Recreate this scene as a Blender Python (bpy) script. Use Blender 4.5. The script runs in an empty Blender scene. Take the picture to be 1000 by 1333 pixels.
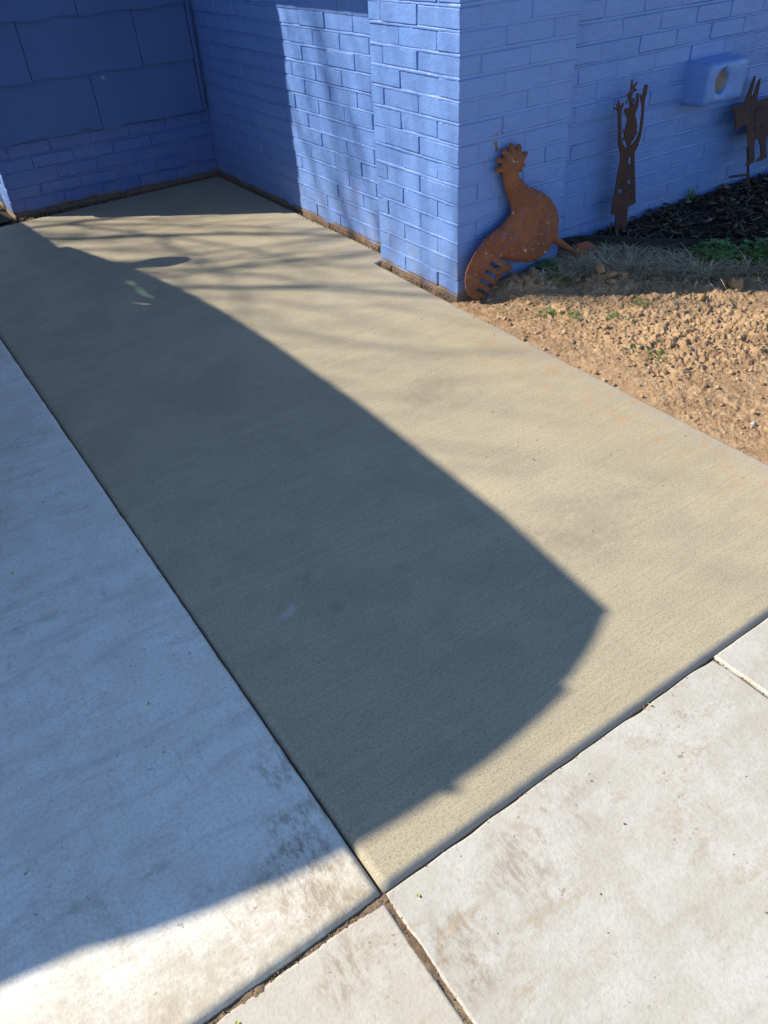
import bpy, bmesh, math, random
import numpy as np
from mathutils import Vector, Matrix, noise
from mathutils.geometry import delaunay_2d_cdt

random.seed(7)
rng = np.random.default_rng(7)
scene = bpy.context.scene
COL = scene.collection
R = math.radians

# ------------------------------------------------------------------ camera
cam_data = bpy.data.cameras.new('camera')
cam = bpy.data.objects.new('camera', cam_data)
COL.objects.link(cam)
right = Vector((0.822987, -0.565945, -0.048974))
down = Vector((-0.384001, -0.490726, -0.782132))
fwd = Vector((0.418611, 0.662491, -0.621185))
cam.matrix_world = Matrix(((right.x, -down.x, -fwd.x, -0.27838),
                           (right.y, -down.y, -fwd.y, -0.51913),
                           (right.z, -down.z, -fwd.z, 1.245),
                           (0, 0, 0, 1)))
cam_data.sensor_fit = 'VERTICAL'
cam_data.sensor_height = 36.0
cam_data.lens = 26.865
cam_data.clip_start = 0.02
cam_data.clip_end = 2000
scene.camera = cam

# ------------------------------------------------------------------ light
SUN_EL = R(38.0)
SX, SY = 0.772, -0.636            # horizontal travel direction of the light
world = bpy.data.worlds.new('World')
scene.world = world
world.use_nodes = True
wn = world.node_tree.nodes
sky = wn.new('ShaderNodeTexSky')
sky.sky_type = 'NISHITA'
sky.sun_disc = False
sky.sun_elevation = SUN_EL
sky.sun_rotation = math.atan2(-SX, -SY)   # compass angle from +Y
sky.altitude = 200
sky.air_density = 1.0
sky.dust_density = 0.25
sky.ozone_density = 5.0
bg = wn['Background']
bg.inputs['Strength'].default_value = 0.13
world.node_tree.links.new(sky.outputs[0], bg.inputs['Color'])
sun_data = bpy.data.lights.new('sun', 'SUN')
sun_data.energy = 5.0
sun_data.angle = R(0.53)
sun_data.color = (1.0, 0.92, 0.77)
sun = bpy.data.objects.new('sun', sun_data)
COL.objects.link(sun)
ldir = Vector((SX * math.cos(SUN_EL), SY * math.cos(SUN_EL), -math.sin(SUN_EL)))
sun.rotation_euler = ldir.to_track_quat('-Z', 'Y').to_euler()
sun.location = (-8, 8, 12)
scene.view_settings.view_transform = 'Standard'
scene.view_settings.look = 'None'
scene.view_settings.gamma = 1.0
scene.view_settings.exposure = 0.60
scene.view_settings.use_curve_mapping = False

# ------------------------------------------------------------------ helpers
def tag(o, label=None, cat=None, group=None, kind=None):
    if label: o['label'] = label
    if cat: o['category'] = cat
    if group: o['group'] = group
    if kind: o['kind'] = kind
    return o

def empty(name, loc=(0, 0, 0), parent=None):
    o = bpy.data.objects.new(name, None)
    o.empty_display_size = 0.1
    COL.objects.link(o)
    o.location = loc
    if parent: put_under(o, parent)
    return o

def wm(o):
    m = o.matrix_basis.copy()
    return wm(o.parent) @ o.matrix_parent_inverse @ m if o.parent else m

def put_under(o, parent):
    """parent o so that its own location / rotation stay world values"""
    o.parent = parent
    o.matrix_parent_inverse = wm(parent).inverted()

def mesh_obj(name, verts, faces, mat=None, parent=None, smooth=False):
    me = bpy.data.meshes.new(name)
    me.from_pydata([tuple(v) for v in verts], [], [tuple(f) for f in faces])
    me.validate()
    if smooth:
        me.polygons.foreach_set('use_smooth', [True] * len(me.polygons))
    if mat: me.materials.append(mat)
    me.update()
    o = bpy.data.objects.new(name, me)
    COL.objects.link(o)
    if parent: put_under(o, parent)
    return o

def bm_obj(name, bm, mat=None, parent=None, smooth=False):
    bmesh.ops.recalc_face_normals(bm, faces=bm.faces)
    me = bpy.data.meshes.new(name)
    bm.to_mesh(me); bm.free()
    if smooth:
        me.polygons.foreach_set('use_smooth', [True] * len(me.polygons))
    if mat: me.materials.append(mat)
    o = bpy.data.objects.new(name, me)
    COL.objects.link(o)
    if parent: put_under(o, parent)
    return o

def np_obj(name, V, F, mat=None, parent=None, smooth=False, attr=None):
    """numpy arrays: V (n,3), F (m,k) with one k; attr = per-vertex value"""
    me = bpy.data.meshes.new(name)
    V = np.asarray(V, dtype=np.float32); F = np.asarray(F, dtype=np.int32)
    k = F.shape[1]
    me.vertices.add(len(V)); me.vertices.foreach_set('co', V.ravel())
    me.loops.add(F.size); me.loops.foreach_set('vertex_index', F.ravel())
    me.polygons.add(len(F))
    me.polygons.foreach_set('loop_start', np.arange(0, F.size, k, dtype=np.int32))
    me.polygons.foreach_set('loop_total', np.full(len(F), k, dtype=np.int32))
    if smooth: me.polygons.foreach_set('use_smooth', np.ones(len(F), dtype=bool))
    if attr is not None:
        a = me.attributes.new('tone', 'FLOAT', 'POINT')
        a.data.foreach_set('value', np.asarray(attr, dtype=np.float32))
    me.update(calc_edges=True)
    if mat: me.materials.append(mat)
    o = bpy.data.objects.new(name, me)
    COL.objects.link(o)
    if parent: put_under(o, parent)
    return o

def box_vf(x0, x1, y0, y1, z0, z1):
    v = [(x0, y0, z0), (x1, y0, z0), (x1, y1, z0), (x0, y1, z0), (x0, y0, z1), (x1, y0, z1), (x1, y1, z1), (x0, y1, z1)]
    f = [(0, 3, 2, 1), (4, 5, 6, 7), (0, 1, 5, 4), (1, 2, 6, 5), (2, 3, 7, 6), (3, 0, 4, 7)]
    return v, f

def box(name, b, mat, parent=None):
    return mesh_obj(name, *box_vf(*b), mat, parent)

def hash2(ix, iy, s):
    h = (ix * 374761393 + iy * 668265263 + s * 1442695041) & 0xffffffff
    h = ((h ^ (h >> 13)) * 1274126177) & 0xffffffff
    return ((h ^ (h >> 16)) & 0xffff) / 65535.0

def vnoise(x, y, s=0):
    ix = np.floor(x).astype(np.int64); iy = np.floor(y).astype(np.int64)
    fx = x - ix; fy = y - iy
    fx = fx * fx * (3 - 2 * fx); fy = fy * fy * (3 - 2 * fy)
    a = hash2(ix, iy, s); b = hash2(ix + 1, iy, s); c = hash2(ix, iy + 1, s); d = hash2(ix + 1, iy + 1, s)
    return (a * (1 - fx) + b * fx) * (1 - fy) + (c * (1 - fx) + d * fx) * fy

def fbm(x, y, o=4, s=0):
    t = np.zeros_like(x); a = 0.5
    for i in range(o):
        t += a * (vnoise(x, y, s + i) - 0.5) * 2; x = x * 2.03 + 7.1; y = y * 2.03 + 3.7; a *= 0.5
    return t

# ------------------------------------------------------------------ materials
class Mat:
    def __init__(self, name, rough=0.8):
        self.m = bpy.data.materials.new(name); self.m.use_nodes = True
        self.nt = self.m.node_tree; self.b = self.nt.nodes['Principled BSDF']
        self.b.inputs['Roughness'].default_value = rough
        self.cache = {}
        self.pos = self.n('ShaderNodeNewGeometry').outputs['Position']
    def n(self, t, **kw):
        nd = self.nt.nodes.new(t)
        for k, v in kw.items(): setattr(nd, k, v)
        return nd
    def set(self, sock, v):
        if isinstance(v, bpy.types.NodeSocket): self.nt.links.new(v, sock)
        else: sock.default_value = v if not (isinstance(v, tuple) and len(v) == 3 and sock.type == 'RGBA') else v + (1,)
    def map(self, scale=(1, 1, 1), rot=(0, 0, 0), vec=None):
        nd = self.n('ShaderNodeMapping'); self.set(nd.inputs['Vector'], vec or self.pos)
        nd.inputs['Scale'].default_value = scale; nd.inputs['Rotation'].default_value = rot
        return nd.outputs[0]
    def noise(self, scale, detail=4, rough=0.55, vec=None, dist=0.0):
        key = (scale, detail, rough, vec.node.name if vec else '', dist)
        if key in self.cache: return self.cache[key]
        nd = self.n('ShaderNodeTexNoise'); self.set(nd.inputs['Vector'], vec or self.pos)
        nd.inputs['Scale'].default_value = scale; nd.inputs['Detail'].default_value = detail
        nd.inputs['Roughness'].default_value = rough; nd.inputs['Distortion'].default_value = dist
        self.cache[key] = nd.outputs['Fac']
        return nd.outputs['Fac']
    def vor(self, scale, vec=None, feat='F1', out='Distance'):
        nd = self.n('ShaderNodeTexVoronoi', feature=feat); self.set(nd.inputs['Vector'], vec or self.pos)
        nd.inputs['Scale'].default_value = scale
        return nd.outputs[out]
    def ramp(self, fac, a, b, lo=0.0, hi=1.0):
        nd = self.n('ShaderNodeMapRange', clamp=True, interpolation_type='SMOOTHSTEP')
        self.set(nd.inputs[0], fac)
        for i, v in zip((1, 2, 3, 4), (a, b, lo, hi)): self.set(nd.inputs[i], v)
        return nd.outputs[0]
    def mix(self, f, a, b, mode='MIX'):
        nd = self.n('ShaderNodeMix', data_type='RGBA', blend_type=mode)
        self.set(nd.inputs[0], f); self.set(nd.inputs[6], a); self.set(nd.inputs[7], b)
        return nd.outputs[2]
    def math(self, op, a, b=0.0, c=0.0):
        nd = self.n('ShaderNodeMath', operation=op)
        self.set(nd.inputs[0], a); self.set(nd.inputs[1], b); self.set(nd.inputs[2], c)
        return nd.outputs[0]
    def xyz(self):
        nd = self.n('ShaderNodeSeparateXYZ'); self.set(nd.inputs[0], self.pos); return nd.outputs
    def bump(self, h, dist=0.002, strength=1.0, prev=None):
        nd = self.n('ShaderNodeBump'); self.set(nd.inputs['Height'], h)
        nd.inputs['Distance'].default_value = dist; nd.inputs['Strength'].default_value = strength
        if prev: self.set(nd.inputs['Normal'], prev)
        return nd.outputs[0]
    def dist(self, p):
        nd = self.n('ShaderNodeVectorMath', operation='DISTANCE'); self.set(nd.inputs[0], self.pos)
        nd.inputs[1].default_value = p; return nd.outputs['Value']
    def attr(self, name='tone'):
        nd = self.n('ShaderNodeAttribute'); nd.attribute_name = name; return nd.outputs['Fac']
    def objrand(self):
        return self.n('ShaderNodeObjectInfo').outputs['Random']
    def done(self, color=None, rough=None, normal=None, spec=None):
        if color is not None: self.set(self.b.inputs['Base Color'], color)
        if rough is not None: self.set(self.b.inputs['Roughness'], rough)
        if normal is not None: self.set(self.b.inputs['Normal'], normal)
        if spec is not None: self.set(self.b.inputs['Specular IOR Level'], spec)
        return self.m

def plain(name, col, rough=0.6, metal=0.0, spec=0.5):
    M = Mat(name, rough); M.b.inputs['Metallic'].default_value = metal
    return M.done(col + (1,), spec=spec)

SCUFFS = [((0.181, 0.642, 0), 0.016, 0.35, 2.6, (0.52, 0.49, 0.42), 0.6),
          ((0.281, 0.587, 0), 0.022, 1.2, 1.4, (0.17, 0.15, 0.115), 0.22), ((0.267, 0.703, 0), 0.018, 0.4, 1.8, (0.17, 0.15, 0.115), 0.22),
          ((0.094, 0.835, 0), 0.020, 0.9, 1.5, (0.17, 0.15, 0.115), 0.18), ((0.466, 0.607, 0), 0.020, 0.2, 1.7, (0.17, 0.15, 0.115), 0.18),
          ((0.64, 0.473, 0), 0.016, 0.7, 1.6, (0.17, 0.15, 0.115), 0.16), ((1.05, 1.25, 0), 0.10, 0.4, 1.9, (0.24, 0.21, 0.155), 0.45),
          ((1.25, 2.1, 0), 0.13, 0.9, 1.5, (0.43, 0.39, 0.29), 0.5), ((0.95, 0.45, 0), 0.13, 0.2, 1.8, (0.24, 0.215, 0.165), 0.4),
          ((0.5, 1.7, 0), 0.16, 1.0, 1.6, (0.25, 0.225, 0.17), 0.4), ((0.25, 2.5, 0), 0.14, 0.3, 1.8, (0.25, 0.225, 0.18), 0.4)]

def concrete_new():
    M = Mat('concrete_path')
    big = M.noise(1.1, 5, 0.6); mid = M.noise(5.0, 6, 0.65, dist=0.4)
    streak = M.noise(1.0, 5, 0.7, M.map((2.2, 26, 1), (0, 0, R(-4))))
    broom = M.noise(1.0, 3, 0.7, M.map((5, 130, 1), (0, 0, R(-4))))
    grain = M.noise(460, 2, 0.6); sand = M.noise(170, 4, 0.85)
    c = M.mix(M.ramp(big, 0.3, 0.7), (0.362, 0.310, 0.206), (0.438, 0.374, 0.248))
    c = M.mix(M.ramp(mid, 0.38, 0.70, 0.0, 0.5), c, (0.26, 0.228, 0.165))
    c = M.mix(M.ramp(streak, 0.46, 0.68, 0.0, 0.30), c, (0.48, 0.412, 0.285))
    c = M.mix(M.ramp(broom, 0.42, 0.68, 0.0, 0.24), c, (0.20, 0.178, 0.135))
    c = M.mix(M.ramp(grain, 0.46, 0.64, 0.0, 0.55), c, (0.62, 0.55, 0.42))
    c = M.mix(M.ramp(sand, 0.50, 0.64, 0.0, 0.66), c, (0.19, 0.163, 0.122))
    # dark pock marks and old footprints
    pock = M.math('MULTIPLY', M.ramp(M.noise(34, 3, 0.6), 0.66, 0.73), M.ramp(M.noise(3.2, 2), 0.52, 0.64))
    c = M.mix(M.math('MULTIPLY', pock, 0.5), c, (0.13, 0.12, 0.10))
    # a pale scuff and damp footmarks in the middle of the slab
    for p, r_, rot, sx_, col, k_ in SCUFFS:
        q = M.n('ShaderNodeMapping', vector_type='TEXTURE'); M.set(q.inputs['Vector'], M.pos)
        q.inputs['Location'].default_value = p; q.inputs['Rotation'].default_value = (0, 0, rot); q.inputs['Scale'].default_value = (sx_, 1, 1)
        ln = M.n('ShaderNodeVectorMath', operation='LENGTH'); M.set(ln.inputs[0], q.outputs[0])
        d = M.math('ADD', ln.outputs['Value'], M.math('MULTIPLY', M.math('SUBTRACT', M.noise(45, 4, 0.75), 0.5), r_ * 3.2))
        c = M.mix(M.math('MULTIPLY', M.ramp(d, r_ * 1.1, 0.0), k_), c, col)
    # red soil dust tracked in along the flower bed edge
    x = M.xyz()
    edge = M.ramp(x[0], 1.12, 1.52)
    dust = M.math('MULTIPLY', edge, M.ramp(M.noise(17, 6, 0.8), 0.48, 0.62))
    dust = M.math('MULTIPLY', dust, M.ramp(x[1], 1.9, 1.4))
    c = M.mix(M.math('MULTIPLY', dust, 0.62), c, (0.46, 0.27, 0.13))
    lip = M.math('MULTIPLY', M.ramp(x[0], 1.42, 1.50), M.ramp(M.noise(9, 5, 0.7), 0.3, 0.65))
    c = M.mix(M.math('MULTIPLY', lip, 0.45), c, (0.33, 0.30, 0.275))
    # the tooled front lip is mixed to a darker grey
    fr = M.ramp(M.math('ADD', x[1], M.math('MULTIPLY', M.noise(30, 3), 0.014)), 0.012, 0.024, 1.0, 0.0)
    c = M.mix(M.math('MULTIPLY', fr, 0.85), c, (0.27, 0.25, 0.225))
    n = M.bump(broom, 0.0008, 0.4)
    n = M.bump(sand, 0.0013, 0.7, n)
    n = M.bump(mid, 0.004, 0.4, n)
    return M.done(c, M.ramp(mid, 0.3, 0.7, 0.66, 0.82), n, 0.35)

def concrete_old(name, stain_at=None, warm=0.0, smear=0.62, lift=1.0, tr=0.42, front=0.0):
    M = Mat(name)
    # warped coordinates make the smears drag instead of dotting
    wn_ = M.n('ShaderNodeTexNoise'); M.set(wn_.inputs['Vector'], M.pos); wn_.inputs['Scale'].default_value = 3.1; wn_.inputs['Detail'].default_value = 3
    wv = M.n('ShaderNodeVectorMath', operation='MULTIPLY_ADD'); M.set(wv.inputs[0], wn_.outputs['Color']); wv.inputs[1].default_value = (0.07, 0.07, 0); M.set(wv.inputs[2], M.pos)
    wp = wv.outputs[0]
    big = M.noise(1.9, 3, 0.6); mid = M.noise(9, 4, 0.72, wp)
    trowel = M.noise(1.0, 4, 0.75, M.map((3.2, 21, 1), (0, 0, R(9)), wp)); fine = M.noise(150, 3, 0.75)
    scr = M.noise(1.0, 3, 0.8, M.map((85, 5, 1), (0, 0, R(24)), wp)); scr2 = M.noise(1.0, 3, 0.8, M.map((6, 95, 1), (0, 0, R(-12)), wp))
    L_ = lambda t: tuple(v * lift for v in t)
    c = M.mix(M.ramp(big, 0.3, 0.7), L_((0.505, 0.485, 0.432)), L_((0.435, 0.413, 0.358)))
    c = M.mix(M.ramp(mid, 0.40, 0.66, 0.0, 0.7), c, L_((0.54, 0.53, 0.495)))
    c = M.mix(M.ramp(trowel, 0.48, 0.66, 0.0, tr), c, (0.41, 0.38, 0.325))
    c = M.mix(M.ramp(scr, 0.60, 0.72, 0.0, 0.4), c, (0.40, 0.36, 0.295))
    c = M.mix(M.ramp(scr2, 0.62, 0.74, 0.0, 0.4), c, (0.40, 0.365, 0.30))
    if warm: c = M.mix(warm, c, (0.52, 0.455, 0.345))
    # smeared soil, scuffs and spatter
    sm = M.math('MULTIPLY', M.ramp(M.noise(1.0, 5, 0.78, M.map((9, 15, 1), (0, 0, R(35)), wp)), 0.51, 0.66), M.ramp(M.noise(2.6, 3), 0.42, 0.60))
    c = M.mix(M.math('MULTIPLY', sm, smear), c, (0.38, 0.30, 0.205))
    sm2 = M.math('MULTIPLY', M.ramp(M.noise(1.0, 5, 0.8, M.map((30, 14, 1), (0, 0, R(-20)), wp)), 0.57, 0.68), M.ramp(M.noise(4.4, 3), 0.50, 0.62))
    c = M.mix(M.math('MULTIPLY', sm2, smear), c, (0.29, 0.21, 0.135))
    sp = M.math('MULTIPLY', M.ramp(M.noise(46, 4, 0.7), 0.63, 0.69), M.ramp(M.noise(5.3, 4), 0.50, 0.6))
    c = M.mix(M.math('MULTIPLY', sp, 0.7), c, (0.20, 0.135, 0.08))
    if front:   # soil along the front edge; its colour also tones down the sunlit strip
        x = M.xyz()
        fd = M.math('ADD', x[1], M.math('MULTIPLY', M.math('SUBTRACT', M.noise(4.5, 5, 0.7, wp), 0.5), 0.22))
        fm = M.math('MULTIPLY', M.ramp(fd, front, 0.0), M.ramp(M.noise(30, 5, 0.75), 0.30, 0.62, 0.45, 1.0))
        c = M.mix(M.math('MULTIPLY', fm, 0.85), c, (0.40, 0.335, 0.235))
    for p, r_, k_ in (stain_at or []):
        d = M.math('ADD', M.dist(p), M.math('MULTIPLY', M.math('SUBTRACT', M.noise(9, 5, 0.7, wp), 0.5), 2.6 * r_))
        s = M.math('MULTIPLY', M.ramp(d, 1.0 * r_, 0.2 * r_), M.ramp(M.noise(1.0, 5, 0.8, M.map((60, 22, 1), (0, 0, R(-30)), wp)), 0.44, 0.60))
        c = M.mix(M.math('MULTIPLY', s, k_), c, (0.20, 0.12, 0.065))
    c = M.mix(M.ramp(fine, 0.46, 0.66, 0.0, 0.30), c, (0.33, 0.315, 0.28))
    n = M.bump(mid, 0.003, 0.5); n = M.bump(fine, 0.0012, 0.7, n)
    return M.done(c, 0.85, n, 0.3)

def blue_paint(name, wear=True, bevel=True, dull=0.0, shade_tint=None):
    M = Mat(name)
    rnd = M.objrand()
    big = M.noise(2.3, 4, 0.6); fine = M.noise(95, 4, 0.65); mid = M.noise(24, 4, 0.6)
    c = M.mix(M.ramp(big, 0.3, 0.7), (0.126, 0.244, 0.585), (0.150, 0.276, 0.625))
    c = M.mix(M.math('MULTIPLY', rnd, 0.30), c, (0.160, 0.276, 0.60))
    c = M.mix(M.ramp(mid, 0.45, 0.75, 0.0, 0.25), c, (0.185, 0.305, 0.62))
    if shade_tint: c = M.mix(0.85, c, shade_tint)  # optional shade mixed into the paint colour
    if dull: c = M.mix(dull, c, (0.120, 0.225, 0.52))
    rough = M.ramp(mid, 0.3, 0.7, 0.30, 0.46)
    if wear:
        x = M.xyz()
        # splashed soil and lost paint along the foot of the wall
        h = M.math('ADD', x[2], M.math('MULTIPLY', M.math('SUBTRACT', M.noise(11, 6, 0.7), 0.5), 0.10))
        foot = M.ramp(h, 0.036, 0.012)
        raw = M.mix(M.noise(40, 4), (0.13, 0.075, 0.045), (0.235, 0.16, 0.10))
        c = M.mix(foot, c, raw)
        haze = M.math('MULTIPLY', M.ramp(h, 0.30, 0.04), M.ramp(M.noise(9, 5, 0.7), 0.35, 0.7))
        c = M.mix(M.math('MULTIPLY', haze, 0.30), c, (0.30, 0.27, 0.26))
        # chalky fade and drip streaks
        drip = M.math('MULTIPLY', M.ramp(M.noise(1.0, 4, 0.7, M.map((26, 26, 2.2))), 0.52, 0.70), M.ramp(M.noise(3.3, 3), 0.42, 0.62))
        c = M.mix(M.math('MULTIPLY', drip, 0.28), c, (0.21, 0.28, 0.52))
        grime = M.math('MULTIPLY', M.ramp(M.noise(17, 6, 0.75), 0.55, 0.70), M.ramp(M.noise(2.7, 3, vec=M.map((1, 1, 1.7), (1, 2, 0))), 0.45, 0.62))
        c = M.mix(M.math('MULTIPLY', grime, 0.30), c, (0.12, 0.14, 0.24))
        # chips down to bare brick
        ch = M.math('MULTIPLY', M.ramp(M.noise(62, 4, 0.7), 0.655, 0.67), M.ramp(M.noise(4.2, 3), 0.56, 0.66))
        c = M.mix(ch, c, (0.30, 0.20, 0.12))
        # rust scuffs where the rooster's comb rubbed
        for p, r_, lo in (((1.752, 1.745, 0.565), 0.062, 0.52), ((1.735, 1.745, 0.53), 0.10, 0.60)):
            st = M.math('MULTIPLY', M.ramp(M.dist(p), r_, r_ * 0.35), M.ramp(M.noise(1.0, 5, 0.7, M.map((70, 70, 28))), lo, lo + 0.05))
            c = M.mix(M.math('MULTIPLY', st, 0.85), c, (0.17, 0.085, 0.035))
        rough = M.math('MAXIMUM', rough, M.math('MULTIPLY', foot, 0.85))
    n = None
    if bevel:
        bv = M.n('ShaderNodeBevel', samples=3); bv.inputs['Radius'].default_value = 0.0035
        n = bv.outputs[0]
    n = M.bump(mid, 0.0060, 0.7, n); n = M.bump(fine, 0.0018, 0.8, n)
    return M.done(c, rough, n, 0.45)

def siding_paint():
    M = Mat('siding_paint')
    grain = M.noise(1.0, 4, 0.7, M.map((130, 130, 5))); big = M.noise(3, 4, 0.6)
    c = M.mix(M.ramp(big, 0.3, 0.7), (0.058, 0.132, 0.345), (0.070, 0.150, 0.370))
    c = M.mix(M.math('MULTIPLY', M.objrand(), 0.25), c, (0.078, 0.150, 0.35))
    c = M.mix(M.ramp(M.dist((1.085, 4.17, 0.60)), 0.016, 0.006, 0, 0.5), c, (0.42, 0.44, 0.5))
    n = M.bump(grain, 0.0016, 0.6); n = M.bump(big, 0.006, 0.4, n)
    return M.done(c, 0.6, n, 0.35)

def rust(name, a=(0.275, 0.100, 0.044), b=(0.165, 0.064, 0.034), flecks=True):
    M = Mat(name)
    big = M.noise(9, 6, 0.7, dist=0.5); fine = M.noise(140, 4, 0.7)
    c = M.mix(M.ramp(big, 0.32, 0.66), a, b)
    c = M.mix(M.ramp(fine, 0.45, 0.7, 0.0, 0.5), c, tuple(1.45 * v for v in a))
    if flecks:
        f = M.math('MULTIPLY', M.ramp(M.noise(48, 4, 0.7), 0.64, 0.67), M.ramp(M.noise(8, 2), 0.46, 0.58))
        c = M.mix(f, c, (0.55, 0.53, 0.48))
        bl = M.math('MULTIPLY', M.ramp(M.noise(40, 5, 0.75), 0.55, 0.64), M.ramp(M.noise(7.5, 2, vec=M.map((1, 1, 1), (0.4, 1, 2))), 0.48, 0.56))
        c = M.mix(M.math('MULTIPLY', bl, 0.55), c, (0.12, 0.13, 0.34))
    n = M.bump(big, 0.003, 0.4); n = M.bump(fine, 0.0012, 0.7, n)
    return M.done(c, 0.82, n, 0.3)

def soil(name, a, b, c3, fine_b=0.002):
    M = Mat(name)
    big = M.noise(3.4, 5, 0.65); mid = M.noise(26, 6, 0.7); fine = M.noise(210, 4, 0.75)
    c = M.mix(M.ramp(big, 0.32, 0.68), a, b)
    c = M.mix(M.ramp(mid, 0.42, 0.68, 0.0, 0.7), c, c3)
    c = M.mix(M.ramp(fine, 0.46, 0.70, 0.0, 0.7), c, tuple(0.35 * v for v in b))
    n = M.bump(mid, 0.008, 0.7); n = M.bump(fine, fine_b, 0.9, n)
    return M.done(c, 0.95, n, 0.1)

def toned(name, cols, rough=0.85, bump_s=120, spec=0.2, trans=0.0):
    """colour picked from the piece's own random 'tone' value"""
    M = Mat(name)
    nd = M.n('ShaderNodeValToRGB'); M.set(nd.inputs[0], M.attr())
    cr = nd.color_ramp; cr.interpolation = 'LINEAR'
    while len(cr.elements) < len(cols): cr.elements.new(0.5)
    for i, k in enumerate(cols):
        cr.elements[i].position = i / (len(cols) - 1); cr.elements[i].color = k + (1,)
    f = M.noise(bump_s, 4, 0.7)
    c = M.mix(M.ramp(f, 0.4, 0.7, 0, 0.35), nd.outputs[0], (0.5, 0.5, 0.5), 'MULTIPLY')
    n = M.bump(f, 0.0015, 0.8)
    return M.done(c, rough, n, spec)

def glass_mat(name, tint, gloss=0.08):
    M = Mat(name)
    t = M.n('ShaderNodeBsdfTransparent'); t.inputs[0].default_value = tint + (1,)
    g = M.n('ShaderNodeBsdfGlossy'); g.inputs['Roughness'].default_value = 0.02
    mx = M.n('ShaderNodeMixShader'); mx.inputs[0].default_value = gloss
    M.nt.links.new(t.outputs[0], mx.inputs[1]); M.nt.links.new(g.outputs[0], mx.inputs[2])
    M.nt.links.new(mx.outputs[0], M.nt.nodes['Material Output'].inputs['Surface'])
    return M.m

MT = dict(
    path=concrete_new(),
    drive=concrete_old('concrete_driveway', [((-0.05, 0.165, 0), 0.085, 0.5), ((-0.09, 0.07, 0), 0.12, 0.5), ((-0.02, 0.30, 0), 0.07, 0.5)], 0.0, 0.4, 1.56, 0.26, 0.20),
    pave=concrete_old('concrete_pavement', [((0.22, -0.10, -0.02), 0.09, 0.45), ((0.06, -0.14, -0.02), 0.09, 0.5), ((0.36, -0.06, -0.02), 0.08, 0.3)]),
    pave2=concrete_old('concrete_pavement_warm', [((-0.10, -0.05, -0.02), 0.08, 0.5)], 0.35),
    paint=blue_paint('blue_masonry_paint', True, False),
    mortar=blue_paint('blue_painted_mortar', True, False, 0.12),
    vent=blue_paint('blue_vent_paint', False, False, 0.12),
    shaded_paint=blue_paint('blue_paint_shaded_base', True, False, 0.0, (0.062, 0.140, 0.42)),  # same blue paint, darkened to put the nook's shade into its colour
    siding=siding_paint(),
    rust=rust('rusty_sheet_steel'),
    rust_dark=rust('dark_rusty_steel', (0.078, 0.038, 0.029), (0.050, 0.027, 0.022), False),
    soil=soil('dry_red_soil', (0.42, 0.275, 0.158), (0.26, 0.163, 0.093), (0.54, 0.385, 0.24)),
    far=soil('yard_ground', (0.26, 0.19, 0.10), (0.18, 0.15, 0.08), (0.32, 0.25, 0.14)),
    dark_soil=soil('damp_dark_soil', (0.055, 0.042, 0.032), (0.035, 0.028, 0.022), (0.085, 0.066, 0.05)),
    crumb=toned('soil_crumb', [(0.24, 0.15, 0.088), (0.40, 0.265, 0.155), (0.54, 0.38, 0.235), (0.31, 0.20, 0.118)], 0.95),
    joint=toned('joint_litter', [(0.13, 0.085, 0.055), (0.27, 0.18, 0.11), (0.20, 0.14, 0.09), (0.38, 0.28, 0.18)], 0.95),
    mulch=toned('dark_bark_mulch', [(0.024, 0.017, 0.014), (0.062, 0.041, 0.030), (0.105, 0.070, 0.050), (0.034, 0.026, 0.022), (0.17, 0.135, 0.105)], 0.8),
    straw=toned('dry_grass_blade', [(0.22, 0.155, 0.09), (0.55, 0.43, 0.26), (0.74, 0.61, 0.40), (0.38, 0.28, 0.165), (0.62, 0.50, 0.32)], 0.75),
    leaf=toned('weed_leaf', [(0.05, 0.13, 0.025), (0.10, 0.21, 0.045), (0.17, 0.28, 0.08)], 0.5, 60, 0.4),
    packed=soil('packed_joint_dirt', (0.26, 0.18, 0.115), (0.16, 0.11, 0.075), (0.34, 0.245, 0.16), 0.001),
    pipe=soil('rust_lined_pipe', (0.50, 0.45, 0.38), (0.40, 0.37, 0.34), (0.56, 0.53, 0.47), 0.001),
    petal=plain('yellow_green_bud', (0.36, 0.42, 0.05), 0.6),
    deadleaf=toned('dead_leaf', [(0.12, 0.10, 0.09), (0.24, 0.21, 0.18), (0.16, 0.09, 0.05)], 0.8),
    stone=soil('chalky_rubble', (0.42, 0.41, 0.40), (0.30, 0.29, 0.285), (0.52, 0.51, 0.49), 0.001),
    clod=soil('hard_clod', (0.47, 0.27, 0.14), (0.34, 0.19, 0.095), (0.54, 0.35, 0.19)),
    edging=plain('black_edging', (0.016, 0.017, 0.02), 0.55),
    bark=soil('tree_bark', (0.10, 0.075, 0.055), (0.07, 0.055, 0.042), (0.14, 0.11, 0.085)),
    roof=soil('asphalt_shingle', (0.10, 0.09, 0.085), (0.07, 0.065, 0.06), (0.14, 0.13, 0.12)),
    white=plain('white_trim_paint', (0.72, 0.72, 0.70), 0.5),
    car=plain('silver_car_paint', (0.30, 0.31, 0.33), 0.3, 0.6),
    dark=plain('black_plastic', (0.018, 0.018, 0.02), 0.5),
    tint=plain('privacy_glass', (0.012, 0.014, 0.016), 0.06),
    rubber=plain('tyre_rubber', (0.02, 0.02, 0.02), 0.85),
    alloy=plain('alloy', (0.45, 0.45, 0.47), 0.35, 0.9),
    red=plain('tail_lamp_red', (0.35, 0.01, 0.01), 0.2),
    lamp=plain('lamp_lens', (0.6, 0.62, 0.65), 0.15),
    clear=glass_mat('clear_windscreen', (0.80, 0.88, 0.82)),
    teal=glass_mat('teal_light_patch_glass', (0.62, 0.84, 0.78)),  # for the pane added to throw a light patch
)

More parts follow.
